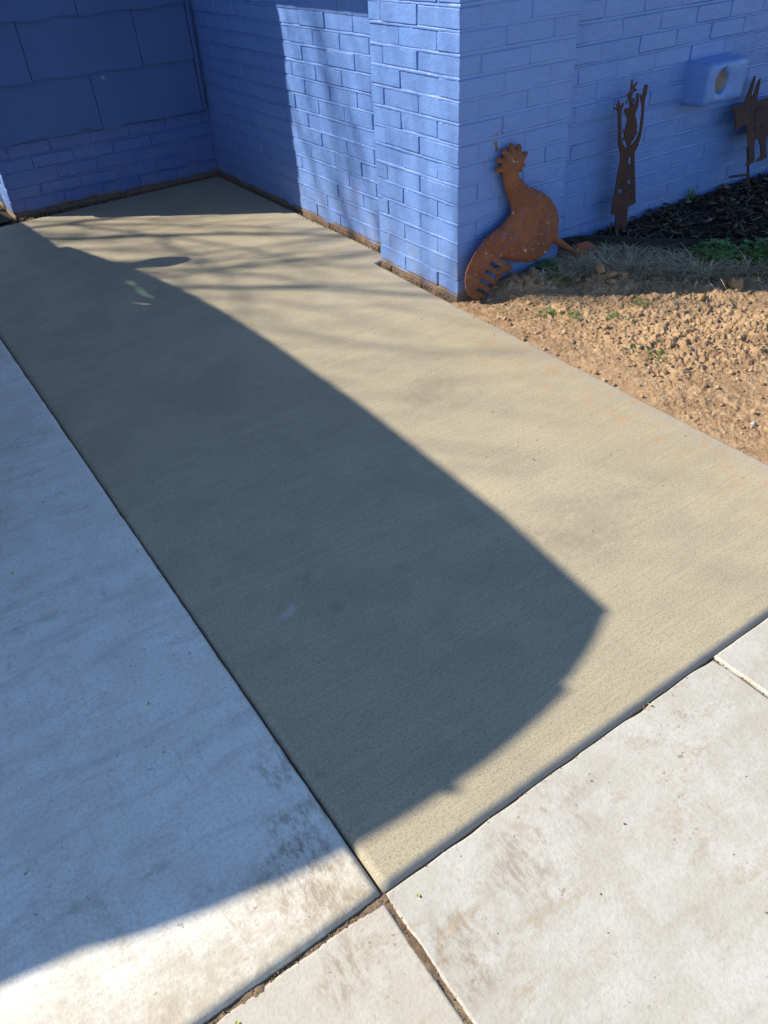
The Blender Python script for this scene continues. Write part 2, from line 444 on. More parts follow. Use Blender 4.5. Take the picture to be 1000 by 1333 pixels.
# ------------------------------------------------------------------ ground and slabs
def slab(name, poly, ztop, thick, r, mat, parent=None, wob=0.0012, step=0.02, chips=0.0, seed=0):
    """concrete slab: convex outline (ccw) with tooled, slightly ragged edges"""
    pts, nrm = [], []
    n = len(poly)
    P = [Vector((x, y, 0)) for x, y in poly]
    en = []
    for i in range(n):
        e = (P[(i + 1) % n] - P[i]).normalized(); en.append(Vector((e.y, -e.x, 0)))
    for i in range(n):
        a, b = P[i], P[(i + 1) % n]
        k = max(1, int((b - a).length / step))
        for j in range(k):
            pts.append(a.lerp(b, j / k))
            if j == 0:
                m = (en[i] + en[i - 1]); nrm.append(m / max(0.5, m.dot(en[i])))
            else: nrm.append(en[i])
    ring = []
    N = len(pts)
    prof = [(0.0, ztop - thick), (0.0, ztop - r)]
    for t in (22, 45, 68, 90):
        a = R(t); prof.append((r * (1 - math.cos(a)), ztop - r * (1 - math.sin(a))))
    V = []
    for k, (off, z) in enumerate(prof):
        for p, m in zip(pts, nrm):
            w = wob * (noise.noise(Vector((p.x * 23 + seed, p.y * 23, seed * 3.1))) + 0.6 * noise.noise(Vector((p.x * 71, p.y * 71 + seed, 5))))
            cz = 0.0
            if chips:
                c = max(0.0, noise.noise(Vector((p.x * 14 + seed * 9, p.y * 14, 2.2))) - 0.12) * chips
                w -= c; cz = -c * 0.4 if k >= 2 else 0.0
            q = p + m * (w - off)
            V.append((q.x, q.y, z + cz * (1.0 if k < len(prof) - 1 else 0.15)))
    F = []
    for k in range(len(prof) - 1):
        for i in range(N):
            j = (i + 1) % N
            F.append((k * N + i, k * N + j, (k + 1) * N + j, (k + 1) * N + i))
    F.append(tuple(range((len(prof) - 1) * N, len(prof) * N)))
    o = mesh_obj(name, V, F, mat, parent)
    o.data.polygons.foreach_set('use_smooth', [True] * (len(F) - 1) + [False])
    return o

def grid_sheet(name, x0, x1, y0, y1, nx, ny, zf, mat, keep=None):
    xs = np.linspace(x0, x1, nx); ys = np.linspace(y0, y1, ny)
    X, Y = np.meshgrid(xs, ys)
    Z = zf(X, Y)
    V = np.stack([X.ravel(), Y.ravel(), Z.ravel()], 1)
    i = np.arange((ny - 1) * nx).reshape(ny - 1, nx)[:, :-1].ravel()
    F = np.stack([i, i + 1, i + nx + 1, i + nx], 1)
    if keep is not None:
        c = V[F].mean(1); F = F[keep(c[:, 0], c[:, 1])]
    return np_obj(name, V, F, mat, None, True)

g = mesh_obj('ground', [(-400, -400, -0.10), (400, -400, -0.10), (400, 400, -0.10), (-400, 400, -0.10)], [(0, 1, 2, 3)], MT['far'])
tag(g, kind='structure')

tag(slab('path', [(0.0015, 0), (1.512, 0), (1.532, 1.74), (1.545, 2.30), (1.640, 2.32), (1.642, 4.165), (0.0015, 4.09)], 0.0, 0.09, 0.016, MT['path'], wob=0.0007, chips=0.0025), kind='structure')
tag(slab('driveway', [(-5.2, 0.0), (-0.0015, 0.0), (-0.0015, 8.5), (-5.2, 8.5)], 0.001, 0.09, 0.014, MT['drive'], wob=0.0008, chips=0.004, seed=4), kind='structure')
pav = tag(empty('pavement', (0, -1, -0.02)), kind='structure')
slab('slab', [(-1.25, -1.3), (-0.006, -1.3), (-0.0045, -0.006), (-1.25, -0.009)], -0.012, 0.07, 0.006, MT['pave2'], pav, 0.0012, chips=0.009, seed=11)
slab('slab', [(0.005, -1.3), (0.833, -1.3), (0.833, -0.001), (0.0035, -0.001)], -0.011, 0.07, 0.005, MT['pave'], pav, 0.0009, chips=0.008, seed=17)
slab('slab', [(0.838, -1.3), (2.05, -1.3), (2.05, -0.001), (0.8375, -0.001)], -0.009, 0.07, 0.006, MT['pave'], pav, 0.0014, chips=0.006, seed=23)
slab('slab', [(2.056, -1.3), (3.3, -1.3), (3.3, -0.001), (2.056, -0.001)], -0.009, 0.07, 0.006, MT['pave'], pav, 0.0014, step=0.05, seed=29)
slab('slab', [(-2.5, -1.3), (-1.26, -1.3), (-1.26, -0.012), (-2.5, -0.012)], -0.020, 0.07, 0.010, MT['pave2'], pav, 0.0022, step=0.05, seed=31)
tag(slab('road_verge', [(-5.2, -3.6), (5, -3.6), (5, -1.31), (-5.2, -1.31)], -0.03, 0.06, 0.01, MT['pave2'], step=0.1, seed=37), kind='structure')

# packed dirt in the joints
for a_, b_ in (((-1.3, -0.014, 0.006, 0.004), 0.001), ((-0.009, -1.3, 0.009, -0.002), 0.0025), ((0.831, -1.3, 0.84, -0.002), 0.004), ((-0.006, -0.004, 0.006, 4.2), 0.006)):
    x0, y0, x1, y1 = a_
    lng = max(x1 - x0, y1 - y0); k_ = int(lng / 0.006)
    nx_, ny_ = (k_, 6) if x1 - x0 > y1 - y0 else (6, k_)
    o = grid_sheet('joint_dirt', x0, x1, y0, y1, nx_, ny_, lambda X, Y: -0.013 - b_ + 0.007 * fbm(X * 30, Y * 30, 3, 91) + 0.003 * fbm(X * 140, Y * 140, 2, 92), MT['packed'])
    tag(o, kind='structure')

# bed edge polyline (top of the edging strip)
EDGE = [(2.16, 1.815), (2.25, 1.795), (2.324, 1.738), (2.40, 1.635), (2.468, 1.545), (2.62, 1.385), (2.774, 1.215), (2.98, 0.99), (3.30, 0.66), (3.75, 0.30)]
def edge_side(X, Y):
    """signed distance to the edging: positive on the mulch side"""
    best = np.full(X.shape, 9.0); sg = np.zeros(X.shape)
    for (ax, ay), (bx, by) in zip(EDGE[:-1], EDGE[1:]):
        dx, dy = bx - ax, by - ay; L2 = dx * dx + dy * dy
        t = np.clip(((X - ax) * dx + (Y - ay) * dy) / L2, 0, 1)
        d = np.hypot(X - ax - t * dx, Y - ay - t * dy)
        s = -((X - ax) * dy - (Y - ay) * dx)
        m = d < best; best = np.where(m, d, best); sg = np.where(m, np.sign(s), sg)
    return best * sg

def soil_z(X, Y):
    X = np.asarray(X, float); Y = np.asarray(Y, float)
    e = np.clip((X - 1.515) / 0.25, 0, 1)
    z = -0.014 + 0.020 * e
    rough_ = 0.35 + 1.1 * np.clip(vnoise(X * 3.3, Y * 3.3, 71) * 1.6 - 0.4, 0, 1)
    z = z + e ** 0.5 * rough_ * (0.012 * fbm(X * 5, Y * 5, 3, 3) + 0.014 * np.maximum(0, fbm(X * 15, Y * 15, 3, 9)) + 0.009 * fbm(X * 42, Y * 42, 3, 15) + 0.0085 * fbm(X * 105, Y * 105, 2, 25))
    # lumps: heap by the rooster's tail and clods at the edge of the dry grass
    for cx_, cy_, r_, h_ in ((1.90, 1.66, 0.10, 0.035), (1.80, 1.66, 0.07, 0.02), (2.09, 1.47, 0.09, 0.035), (2.42, 1.10, 0.12, 0.02), (2.25, 1.45, 0.16, 0.015)):
        z = z + h_ * np.exp(-((X - cx_) ** 2 + (Y - cy_) ** 2) / (r_ * r_)) * (1 + 0.8 * fbm(X * 30, Y * 30, 3, 41))
    return z

def mulch_z(X, Y):
    X = np.asarray(X, float); Y = np.asarray(Y, float)
    s = edge_side(X, Y)
    return 0.058 + 0.025 * np.clip(s / 0.5, 0, 1) + 0.012 * fbm(X * 9, Y * 9, 3, 50)

o = grid_sheet('dirt', 1.505, 3.0, 0.15, 1.86, 560, 640, soil_z, MT['soil'], lambda x, y: (edge_side(x, y) < 0.03) & ~((x < 1.555) & (y > 1.76)))
tag(o, kind='structure')
o = grid_sheet('dirt', 1.5, 7.5, -0.004, 1.9, 160, 60, lambda X, Y: soil_z(X, Y) - 0.03, MT['soil'], lambda x, y: (edge_side(x, y) < 0.03) & ((x > 2.9) | (y < 0.2)))
tag(o, kind='structure')
o = grid_sheet('dirt', -0.6, 1.7, 4.02, 4.26, 140, 20, lambda X, Y: -0.020 + 0.012 * fbm(X * 20, Y * 20, 3, 77), MT['dark_soil'])
tag(o, kind='structure')
o = grid_sheet('dirt', -0.05, 0.46, 4.2, 8.4, 40, 200, lambda X, Y: -0.015 + 0.015 * fbm(X * 12, Y * 12, 3, 78), MT['dark_soil'])
tag(o, kind='structure')
o = grid_sheet('mulch_bed', 2.08, 6.0, 0.05, 1.84, 200, 100, lambda X, Y: mulch_z(X, Y) - 0.012, MT['dark_soil'], lambda x, y: edge_side(x, y) > 0.0)
tag(o, kind='structure')

# ------------------------------------------------------------------ house
house = tag(empty('brick_house', (1.558, 1.745, 0)),
            'blue painted brick house with a projecting corner pier and shingled nook', 'house')
CH, Z0 = 0.069, 0.016
BL, BH, BD = 0.214, 0.0605, 0.04
def soft_normals(bm, name):
    """bevelled block whose chamfers shade as rounded arrises"""
    bmesh.ops.recalc_face_normals(bm, faces=bm.faces)
    nr = []
    bm.verts.ensure_lookup_table()
    for v in bm.verts: nr.append(max(v.link_faces, key=lambda f: f.calc_area()).normal.copy())
    me = bpy.data.meshes.new(name); bm.to_mesh(me); bm.free()
    me.polygons.foreach_set('use_smooth', [True] * len(me.polygons))
    me.normals_split_custom_set_from_vertices(nr)
    return me

def brick_mesh(L, H, D, k):
    """origin at centre of the front face; front looks to -y"""
    bm = bmesh.new()
    v, f = box_vf(-L / 2, L / 2, 0, D, -H / 2, H / 2)
    vs = [bm.verts.new(p) for p in v]
    for q in f: bm.faces.new([vs[i] for i in q])
    r = random.Random(k)
    bmesh.ops.bevel(bm, geom=list(bm.edges), offset=0.0042, segments=1, affect='EDGES', profile=0.6)
    for q in bm.verts:
        q.co += Vector((r.uniform(-1, 1) * 0.0014, r.uniform(-1, 1) * 0.0011, r.uniform(-1, 1) * 0.0011))
    me = soft_normals(bm, 'brick')
    me.materials.append(MT['paint'])
    return me

BM = [brick_mesh(BL, BH, BD, 100 + i) for i in range(9)]
CORN = {}
def put_brick(parent, p, rz, L, r, me=None, ref=BL):
    o = bpy.data.objects.new('brick', me or r.choice(BM))
    COL.objects.link(o)
    o.location = p
    o.rotation_euler = (r.uniform(-.012, .012), r.uniform(-.006, .006), rz + r.uniform(-.008, .008))
    o.scale = (L / ref, 1, 1 + r.uniform(-.02, .02))
    put_under(o, parent)
    return o

def merge_bricks(name, parent, items):
    V, F = [], []
    r = random.Random(5)
    base = []
    for me in BM:
        v = np.empty(len(me.vertices) * 3, np.float32); me.vertices.foreach_get('co', v)
        tri = []
        for p in me.polygons:
            q = list(p.vertices)
            for i in range(1, len(q) - 1): tri.append((q[0], q[i], q[i + 1]))
        base.append((v.reshape(-1, 3), np.array(tri)))
    n = 0
    for p, rz, L in items:
        v, f = base[r.randrange(len(base))]
        w = v * np.array([L / BL, 1, 1]); c, s = math.cos(rz), math.sin(rz)
        V.append(np.stack([w[:, 0] * c - w[:, 1] * s + p[0], w[:, 0] * s + w[:, 1] * c + p[1], w[:, 2] + p[2]], 1))
        F.append(f + n); n += len(v)
    if V:
        o = np_obj(name, np.concatenate(V), np.concatenate(F), MT['paint'], parent)
        tag(o, kind='stuff')

def courses(parent, axis, plane, u0, u1, zb, z_lo, z_hi, phase, seed, mod=0.222, ind=None, skip=None):
    """axis 'x': wall looking to -Y at y=plane; axis 'y': wall looking to -X at x=plane"""
    r = random.Random(seed)
    rest = []
    n = int(math.floor((z_lo - zb) / CH))
    while zb + n * CH < z_hi:
        z = zb + (n + 0.5) * CH
        ph = phase + (mod / 2 if n % 2 else 0)
        k = math.floor((u0 - ph) / mod)
        cpro = r.uniform(-0.0015, 0.0015)
        while ph + k * mod < u1:
            a = max(u0, ph + k * mod); b = min(u1, ph + (k + 1) * mod); k += 1
            if b - a < 0.03: continue
            gap = r.choice((0.0, 0.001, 0.0025, 0.004, 0.006))
            L = b - a - gap; u = (a + b) / 2 + r.uniform(-.001, .001)
            pro = cpro + r.uniform(-0.0022, 0.0022)
            if skip and skip(a, b, z): continue
            if axis == 'x': p, rz = (u, plane - pro, z + r.uniform(-.0016, .0016)), 0.0
            else: p, rz = (plane - pro, u, z + r.uniform(-.0016, .0016)), -math.pi / 2
            if ind(u, z): put_brick(parent, p, rz, L, r)
            else: rest.append((p, rz, L))
        n += 1
    merge_bricks('brickwork', parent, rest)

RC = 0.0048   # joint depth
def bed_joints(parent, axis, plane, u0, u1, zb, z_hi, seed, deep=0.0075, proud=0.0004):
    """weathered mortar beds: set back under the upper brick, sloping out to the lower one"""
    V, F = [], []
    n = 0
    while zb + n * CH < z_hi:
        z = zb + n * CH; s0 = len(V)
        k = max(2, int((u1 - u0) / 0.018))
        for i in range(k + 1):
            u = u0 + (u1 - u0) * i / k
            a = noise.noise(Vector((u * 11, n * 3.7, seed))); b = noise.noise(Vector((u * 45, n * 5.1, seed + 4)))
            fill = min(1.0, max(0.0, 0.35 + 0.9 * a))            # where the bed was buttered flush
            prof = ((deep * (1 - 0.6 * fill), 0.0065), (deep * (0.75 - 0.6 * fill), 0.0015 + 0.001 * b), (-proud - (0.0016 if proud > 0 else 0.0) * fill + 0.0012 * b, -0.0050 + 0.0014 * b), (0.006, -0.0085))
            for d, dz in prof:
                V.append((u, plane + d, z + dz) if axis == 'x' else (plane + d, u, z + dz))
        for i in range(k):
            for j in range(3):
                p = s0 + i * 4 + j; F.append((p, p + 1, p + 5, p + 4))
        n += 1
    return np_obj('mortar_beds', np.array(V), np.array(F), MT['paint'], parent, True)

# long wall beside the path
w1 = box('brick_wall', (1.655 + RC, 1.95, 2.20, 8.0, -0.1, 2.12), MT['mortar'], house)
courses(w1, 'y', 1.655, 2.284, 4.24, Z0, -0.05, 2.12, 2.772, 1, ind=lambda u, z: z < 1.02)
bed_joints(w1, 'y', 1.655, 2.284, 4.24, Z0, 1.2, 1)
# wall behind the flower bed
w2 = box('brick_wall', (2.0, 7.0, 1.815 + 0.0038, 2.1, -0.1, 2.12), MT['mortar'], house)
courses(w2, 'x', 1.815, 2.106, 7.0, 0.040, 0.02, 2.12, 2.307, 2, mod=0.219, ind=lambda u, z: z < 1.04 - 0.06 * max(0, u - 2.3) and u < 3.75)
bed_joints(w2, 'x', 1.815, 2.106, 4.2, 0.040, 1.1, 2, 0.0040, -0.0016)
# corner pier
pr = box('corner_pier', (1.558 + RC, 2.104 - 0.004, 1.745 + RC, 2.28 - 0.004, -0.1, 2.12), MT['mortar'], house)
r = random.Random(3)
rest = []
n = -1
while Z0 + n * CH < 2.10:
    z = Z0 + (n + 0.5) * CH
    even = (n % 2 == 1)
    lx, ly = (0.090, 0.233) if even else (0.200, 0.122)
    if z < 1.05:
        bm = bmesh.new()
        v, f = box_vf(0, lx, 0, ly, -BH / 2, BH / 2)
        vs = [bm.verts.new(p) for p in v]
        for q in f: bm.faces.new([vs[i] for i in q])
        bmesh.ops.bevel(bm, geom=list(bm.edges), offset=0.0048, segments=1, affect='EDGES', profile=0.6)
        for q in bm.verts: q.co += Vector((r.uniform(-1, 1), r.uniform(-1, 1), r.uniform(-1, 1))) * 0.0013
        me = soft_normals(bm, 'brick'); me.materials.append(MT['paint'])
        o = bpy.data.objects.new('brick', me); COL.objects.link(o); put_under(o, pr)
        o.location = (1.558 + r.uniform(-.002, .0015), 1.745 + r.uniform(-.002, .0015), z + r.uniform(-.0012, .0012))
    else:
        rest.append(((1.558 + lx / 2, 1.745, z), 0.0, lx)); rest.append(((1.558, 1.745 + ly / 2, z), -math.pi / 2, ly))
    # rest of the course on both faces
    for ax in 'xy':
        a = (1.558 + lx + 0.004) if ax == 'x' else (1.745 + ly + 0.004)
        end = 2.104 if ax == 'x' else 2.284
        while end - a > 0.02:
            b = min(end, a + 0.2225)
            if end - b < 0.035: b = end
            L = b - a - r.choice((0.0, 0.0015, 0.0035, 0.0055)); u = (a + b) / 2
            zz = z + r.uniform(-.0018, .0018); pro = r.uniform(-.0028, .0018) + (0.0 if ax == 'y' else -0.001)
            p, rz = ((u, 1.745 - pro, zz), 0.0) if ax == 'x' else ((1.558 - pro, u, zz), -math.pi / 2)
            if z < 1.05: put_brick(pr, p, rz, L, r)
            else: rest.append((p, rz, L))
            a = b
    n += 1
merge_bricks('brickwork', pr, rest)
bed_joints(pr, 'y', 1.558, 1.7465, 2.280, Z0, 1.2, 3)
bed_joints(pr, 'x', 1.745, 1.5595, 2.100, Z0, 1.2, 4, 0.0035, -0.0016)

# low brick base of the shingled wall
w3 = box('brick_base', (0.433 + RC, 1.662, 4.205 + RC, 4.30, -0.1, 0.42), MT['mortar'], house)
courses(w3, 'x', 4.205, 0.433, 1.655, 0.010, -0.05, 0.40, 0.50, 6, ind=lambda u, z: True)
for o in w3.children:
    o.material_slots[0].link = 'OBJECT'; o.material_slots[0].material = MT['shaded_paint']  # base bricks take the paint with shade in its colour
w3.data.materials[0] = MT['shaded_paint']
w4 = box('brick_base', (0.433 + RC, 0.55, 4.31, 8.0, -0.1, 0.42), MT['mortar'], house)
courses(w4, 'y', 0.433, 4.21, 8.0, 0.010, -0.05, 0.40, 4.30, 8, ind=lambda u, z: u < 4.7)

# shingled wall: cement shingles, lapped, with ragged lower edges
def shingle(parent, axis, plane, a, b, z0, z1, seed, notch=None):
    n = 26
    bot = []
    for i in range(n + 1):
        t = i / n; u = a + (b - a) * t
        w = 0.0045 * math.sin(u * 21 + seed) + 0.005 * noise.noise(Vector((u * 9, seed, 0))) + 0.0012 * noise.noise(Vector((u * 60, seed, 3)))
        if notch and notch[0] < u < notch[1]:
            w += 0.016 * min(1.0, 4.5 * min(u - notch[0], notch[1] - u) / (notch[1] - notch[0]))
        bot.append((u, z0 + w))
    top = [(b, z1), (a, z1)]
    th = 0.008
    def P(u, z, d):
        lean = 0.017 * (1 - (z - z0) / (z1 - z0))       # lower edge stands proud
        y = plane - lean + d
        return (u, y, z) if axis == 'x' else (y, u, z)
    N_ = n + 1
    front = [P(u, z, -th) for u, z in bot + top]; back = [P(u, z, 0) for u, z in bot + top]
    m = len(front)
    F = [tuple(range(m)), tuple(range(2 * m - 1, m - 1, -1))]
    F += [(i, i + m, (i + 1) % m + m, (i + 1) % m) for i in range(m)]
    return mesh_obj('shingle', front + back, F, MT['siding'], parent)

sd = box('shingled_wall', (0.455, 1.655, 4.19, 4.29, 0.44, 2.12), MT['siding'], house)
ZR = [0.363, 0.627, 0.885, 1.145, 1.405, 1.665, 1.925, 2.12]
for i in range(len(ZR) - 1):
    js = [0.435, 1.017, 1.612] if i % 2 == 0 else [0.435, 0.721, 1.314, 1.612]
    if i == 2: js = [0.435, 1.032, 1.612]
    for a, b in zip(js[:-1], js[1:]):
        shingle(sd, 'x', 4.183, a + 0.0018, b - 0.0018, ZR[i], min(2.119, ZR[i + 1] + 0.012), 3.1 * i + a, (0.873, 0.955) if i == 0 else None)
box('corner_trim', (1.6145, 1.632, 4.158, 4.186, 0.372, 2.118), MT['siding'], sd)
sd2 = box('shingled_wall', (0.458, 0.56, 4.29, 8.0, 0.44, 2.12), MT['siding'], house)
for i in range(len(ZR) - 1):
    a = 4.18 if i % 2 == 0 else 3.9
    while a < 8.0:
        b = min(8.0, a + 0.593)
        shingle(sd2, 'y', 0.448, max(4.18, a) + 0.0012, b - 0.0012, ZR[i], min(2.119, ZR[i + 1] + 0.012), 5.7 * i + a)
        a += 0.593

# roof: soffit slab with fascia and a low pitched top
rf = box('roof', (0.458, 7.2, 1.62, 8.2, 2.125, 2.25), MT['white'], house)
mesh_obj('roof_covering', [(0.40, 1.58, 2.252), (7.24, 1.58, 2.252), (7.24, 8.24, 2.252), (0.40, 8.24, 2.252), (2.4, 4.9, 3.05), (5.3, 4.9, 3.05)],
         [(0, 1, 5, 4), (1, 2, 5), (2, 3, 4, 5), (3, 0, 4), (3, 2, 1, 0)], MT['roof'], rf)
box('fascia', (0.423, 0.456, 1.59, 8.2, 2.165, 2.251), MT['white'], rf)
box('fascia', (0.423, 7.2, 1.585, 1.618, 2.165, 2.251), MT['white'], rf)

# painted vent block on the bed wall, a round outlet in its face
def vent_block():
    x0, x1, z0, z1 = 2.846, 3.098, 0.508, 0.668
    hx, hz, hr = 2.935, 0.592, 0.041
    N_ = 40
    inner = [(hx + hr * math.cos(t), hz + 1.08 * hr * math.sin(t)) for t in np.linspace(0, 2 * math.pi, N_, endpoint=False)]
    outer = []
    for t in np.linspace(0, 2 * math.pi, N_, endpoint=False):
        c, s = math.cos(t), math.sin(t)
        k = 1 / max(abs(c) / (x1 - hx if c > 0 else hx - x0), abs(s) / (z1 - hz if s > 0 else hz - z0))
        outer.append((hx + c * k, hz + s * k))
    cor = [(x1, z1), (x0, z1), (x0, z0), (x1, z0)]
    for cx_, cz_ in cor:
        i = min(range(N_), key=lambda q: (outer[q][0] - cx_) ** 2 + (outer[q][1] - cz_) ** 2); outer[i] = (cx_, cz_)
    yf, yb = 1.692, 1.83
    mx, mz = (x0 + x1) / 2, (z0 + z1) / 2
    rings = [([(mx + (a - mx) * 1.04, mz + (b - mz) * 1.06) for a, b in outer], yb)]
    for off, y in ((0.0, yf + 0.022), (0.003, yf + 0.010), (0.010, yf + 0.003), (0.020, yf)):
        rings.append(([(a + (mx - a) / abs(mx - a + 1e-9) * min(off, abs(mx - a)), b + (mz - b) / abs(mz - b + 1e-9) * min(off, abs(mz - b))) for a, b in outer], y))
    rings.append(([(hx + (a - hx) * 1.25, hz + (b - hz) * 1.25) for a, b in inner], yf + 0.001))
    rings.append((inner, yf + 0.006)); rings.append((inner, yf + 0.075))
    V, F = [], []
    for pts, y in rings: V += [(a, y + 0.0015 * noise.noise(Vector((a * 30, y * 30, b * 30))), b) for a, b in pts]
    for k in range(len(rings) - 1):
        for i in range(N_):
            j = (i + 1) % N_; F.append((k * N_ + i, k * N_ + j, (k + 1) * N_ + j, (k + 1) * N_ + i))
    F.append(tuple((len(rings) - 1) * N_ + i for i in range(N_)))
    o = mesh_obj('vent_block', V, F, MT['vent'], house, True)
    o['label'] = 'painted vent block with a round rusty outlet'
    pv, pf = [], []
    for k, (rr, y) in enumerate(((hr * 0.93, yf + 0.012), (hr * 0.93, yf + 0.07), (0.001, yf + 0.07))):
        pv += [(hx + rr * math.cos(t), y, hz + 1.08 * rr * math.sin(t)) for t in np.linspace(0, 2 * math.pi, N_, endpoint=False)]
    for k in range(2):
        for i in range(N_):
            j = (i + 1) % N_; pf.append((k * N_ + i, k * N_ + j, (k + 1) * N_ + j, (k + 1) * N_ + i))
    mesh_obj('pipe', pv, pf, MT['pipe'], o, True)
vent_block()

# ------------------------------------------------------------------ sheet-metal garden sculptures
ROOSTER= [(-0.0241, 0.2868), (-0.0588, 0.26), (-0.1129, 0.2434), (-0.1436, 0.2274), (-0.1744, 0.2057), (-0.2015, 0.1743), (-0.2249, 0.1447), (-0.2369, 0.121), (-0.2415, 0.0922), (-0.2385, 0.0611), (-0.2238, 0.0326), (-0.197, 0.0097), (-0.1616, -0.0032), (-0.1337, -0.0014), (-0.1055, 0.0256), (-0.0814, 0.0473), (-0.0574, 0.069), (-0.025, 0.0762), (-0.0006, 0.0793), (-0.0009, 0.0917), (-0.0377, 0.1162), (-0.0778, 0.1441), (-0.0539, 0.1368), (-0.029, 0.1259), (0.0251, 0.1025), (0.0802, 0.0855), (0.1266, 0.0809), (0.1728, 0.0937), (0.2016, 0.1177), (0.2101, 0.1341), (0.2276, 0.1259), (0.2878, 0.0883), (0.3445, 0.0536), (0.375, 0.0463), (0.3579, 0.0702), (0.3058, 0.107), (0.2648, 0.1392), (0.2399, 0.1564), (0.2455, 0.1854), (0.2447, 0.2255), (0.2279, 0.2682), (0.198, 0.3065), (0.1602, 0.3362), (0.1236, 0.3559), (0.0878, 0.3721), (0.0612, 0.3883), (0.0567, 0.3948), (0.0458, 0.4068), (0.0297, 0.4196), (0.0224, 0.4332), (0.0223, 0.4393), (0.0328, 0.4361), (0.0432, 0.4371), (0.0465, 0.4421), (0.0411, 0.4479), (0.0341, 0.4504), (0.0444, 0.4529), (0.0549, 0.4527), (0.0589, 0.458), (0.0563, 0.4633), (0.0475, 0.4668), (0.0467, 0.471), (0.0575, 0.4799), (0.0641, 0.4895), (0.0718, 0.4977), (0.0602, 0.5033), (0.0395, 0.5021), (0.0309, 0.506), (0.0357, 0.5169), (0.0371, 0.5261), (0.0319, 0.5328), (0.0233, 0.5354), (0.0149, 0.5333), (0.0117, 0.5234), (0.0067, 0.5219), (0.0022, 0.525), (0.0006, 0.5369), (-0.0039, 0.5423), (-0.0123, 0.5455), (-0.0206, 0.5439), (-0.0239, 0.5364), (-0.022, 0.5244), (-0.0269, 0.5183), (-0.032, 0.5203), (-0.0371, 0.5282), (-0.0471, 0.5322), (-0.0561, 0.5302), (-0.0603, 0.5229), (-0.0569, 0.5141), (-0.0502, 0.5071), (-0.0518, 0.5015), (-0.0585, 0.5004), (-0.0685, 0.5056), (-0.0784, 0.5051), (-0.0834, 0.5001), (-0.0817, 0.4928), (-0.0734, 0.4878), (-0.0617, 0.4845), (-0.06, 0.4783), (-0.0666, 0.4747), (-0.0767, 0.4749), (-0.0866, 0.4713), (-0.0909, 0.465), (-0.0866, 0.457), (-0.0766, 0.4528), (-0.0648, 0.453), (-0.0547, 0.4523), (-0.0539, 0.4354), (-0.0475, 0.4099), (-0.0387, 0.3837), (-0.0191, 0.3444), (-0.0076, 0.3173), (-0.0089, 0.2958)]
ROOSTER_HOLES= [[(-0.1847, 0.0405), (-0.1728, 0.0451), (-0.1296, 0.0148), (-0.1396, 0.0065)], [(-0.1607, 0.0711), (-0.1528, 0.0767), (-0.1055, 0.0443), (-0.1135, 0.0339)], [(-0.1369, 0.1), (-0.129, 0.1056), (-0.0875, 0.0782), (-0.0935, 0.0659)], [(-0.1172, 0.1283), (-0.1054, 0.1329), (-0.0676, 0.1053), (-0.0776, 0.0972)], [(-0.0616, 0.0931), (-0.0536, 0.0972), (-0.0291, 0.0788), (-0.0412, 0.0726)]]
ROOSTER_FOOT= [(0.3395, 0.0534), (0.3555, 0.0975), (0.4154, 0.0955), (0.4837, 0.0532), (0.4756, 0.0242), (0.4232, 0.0166), (0.3816, 0.029)]
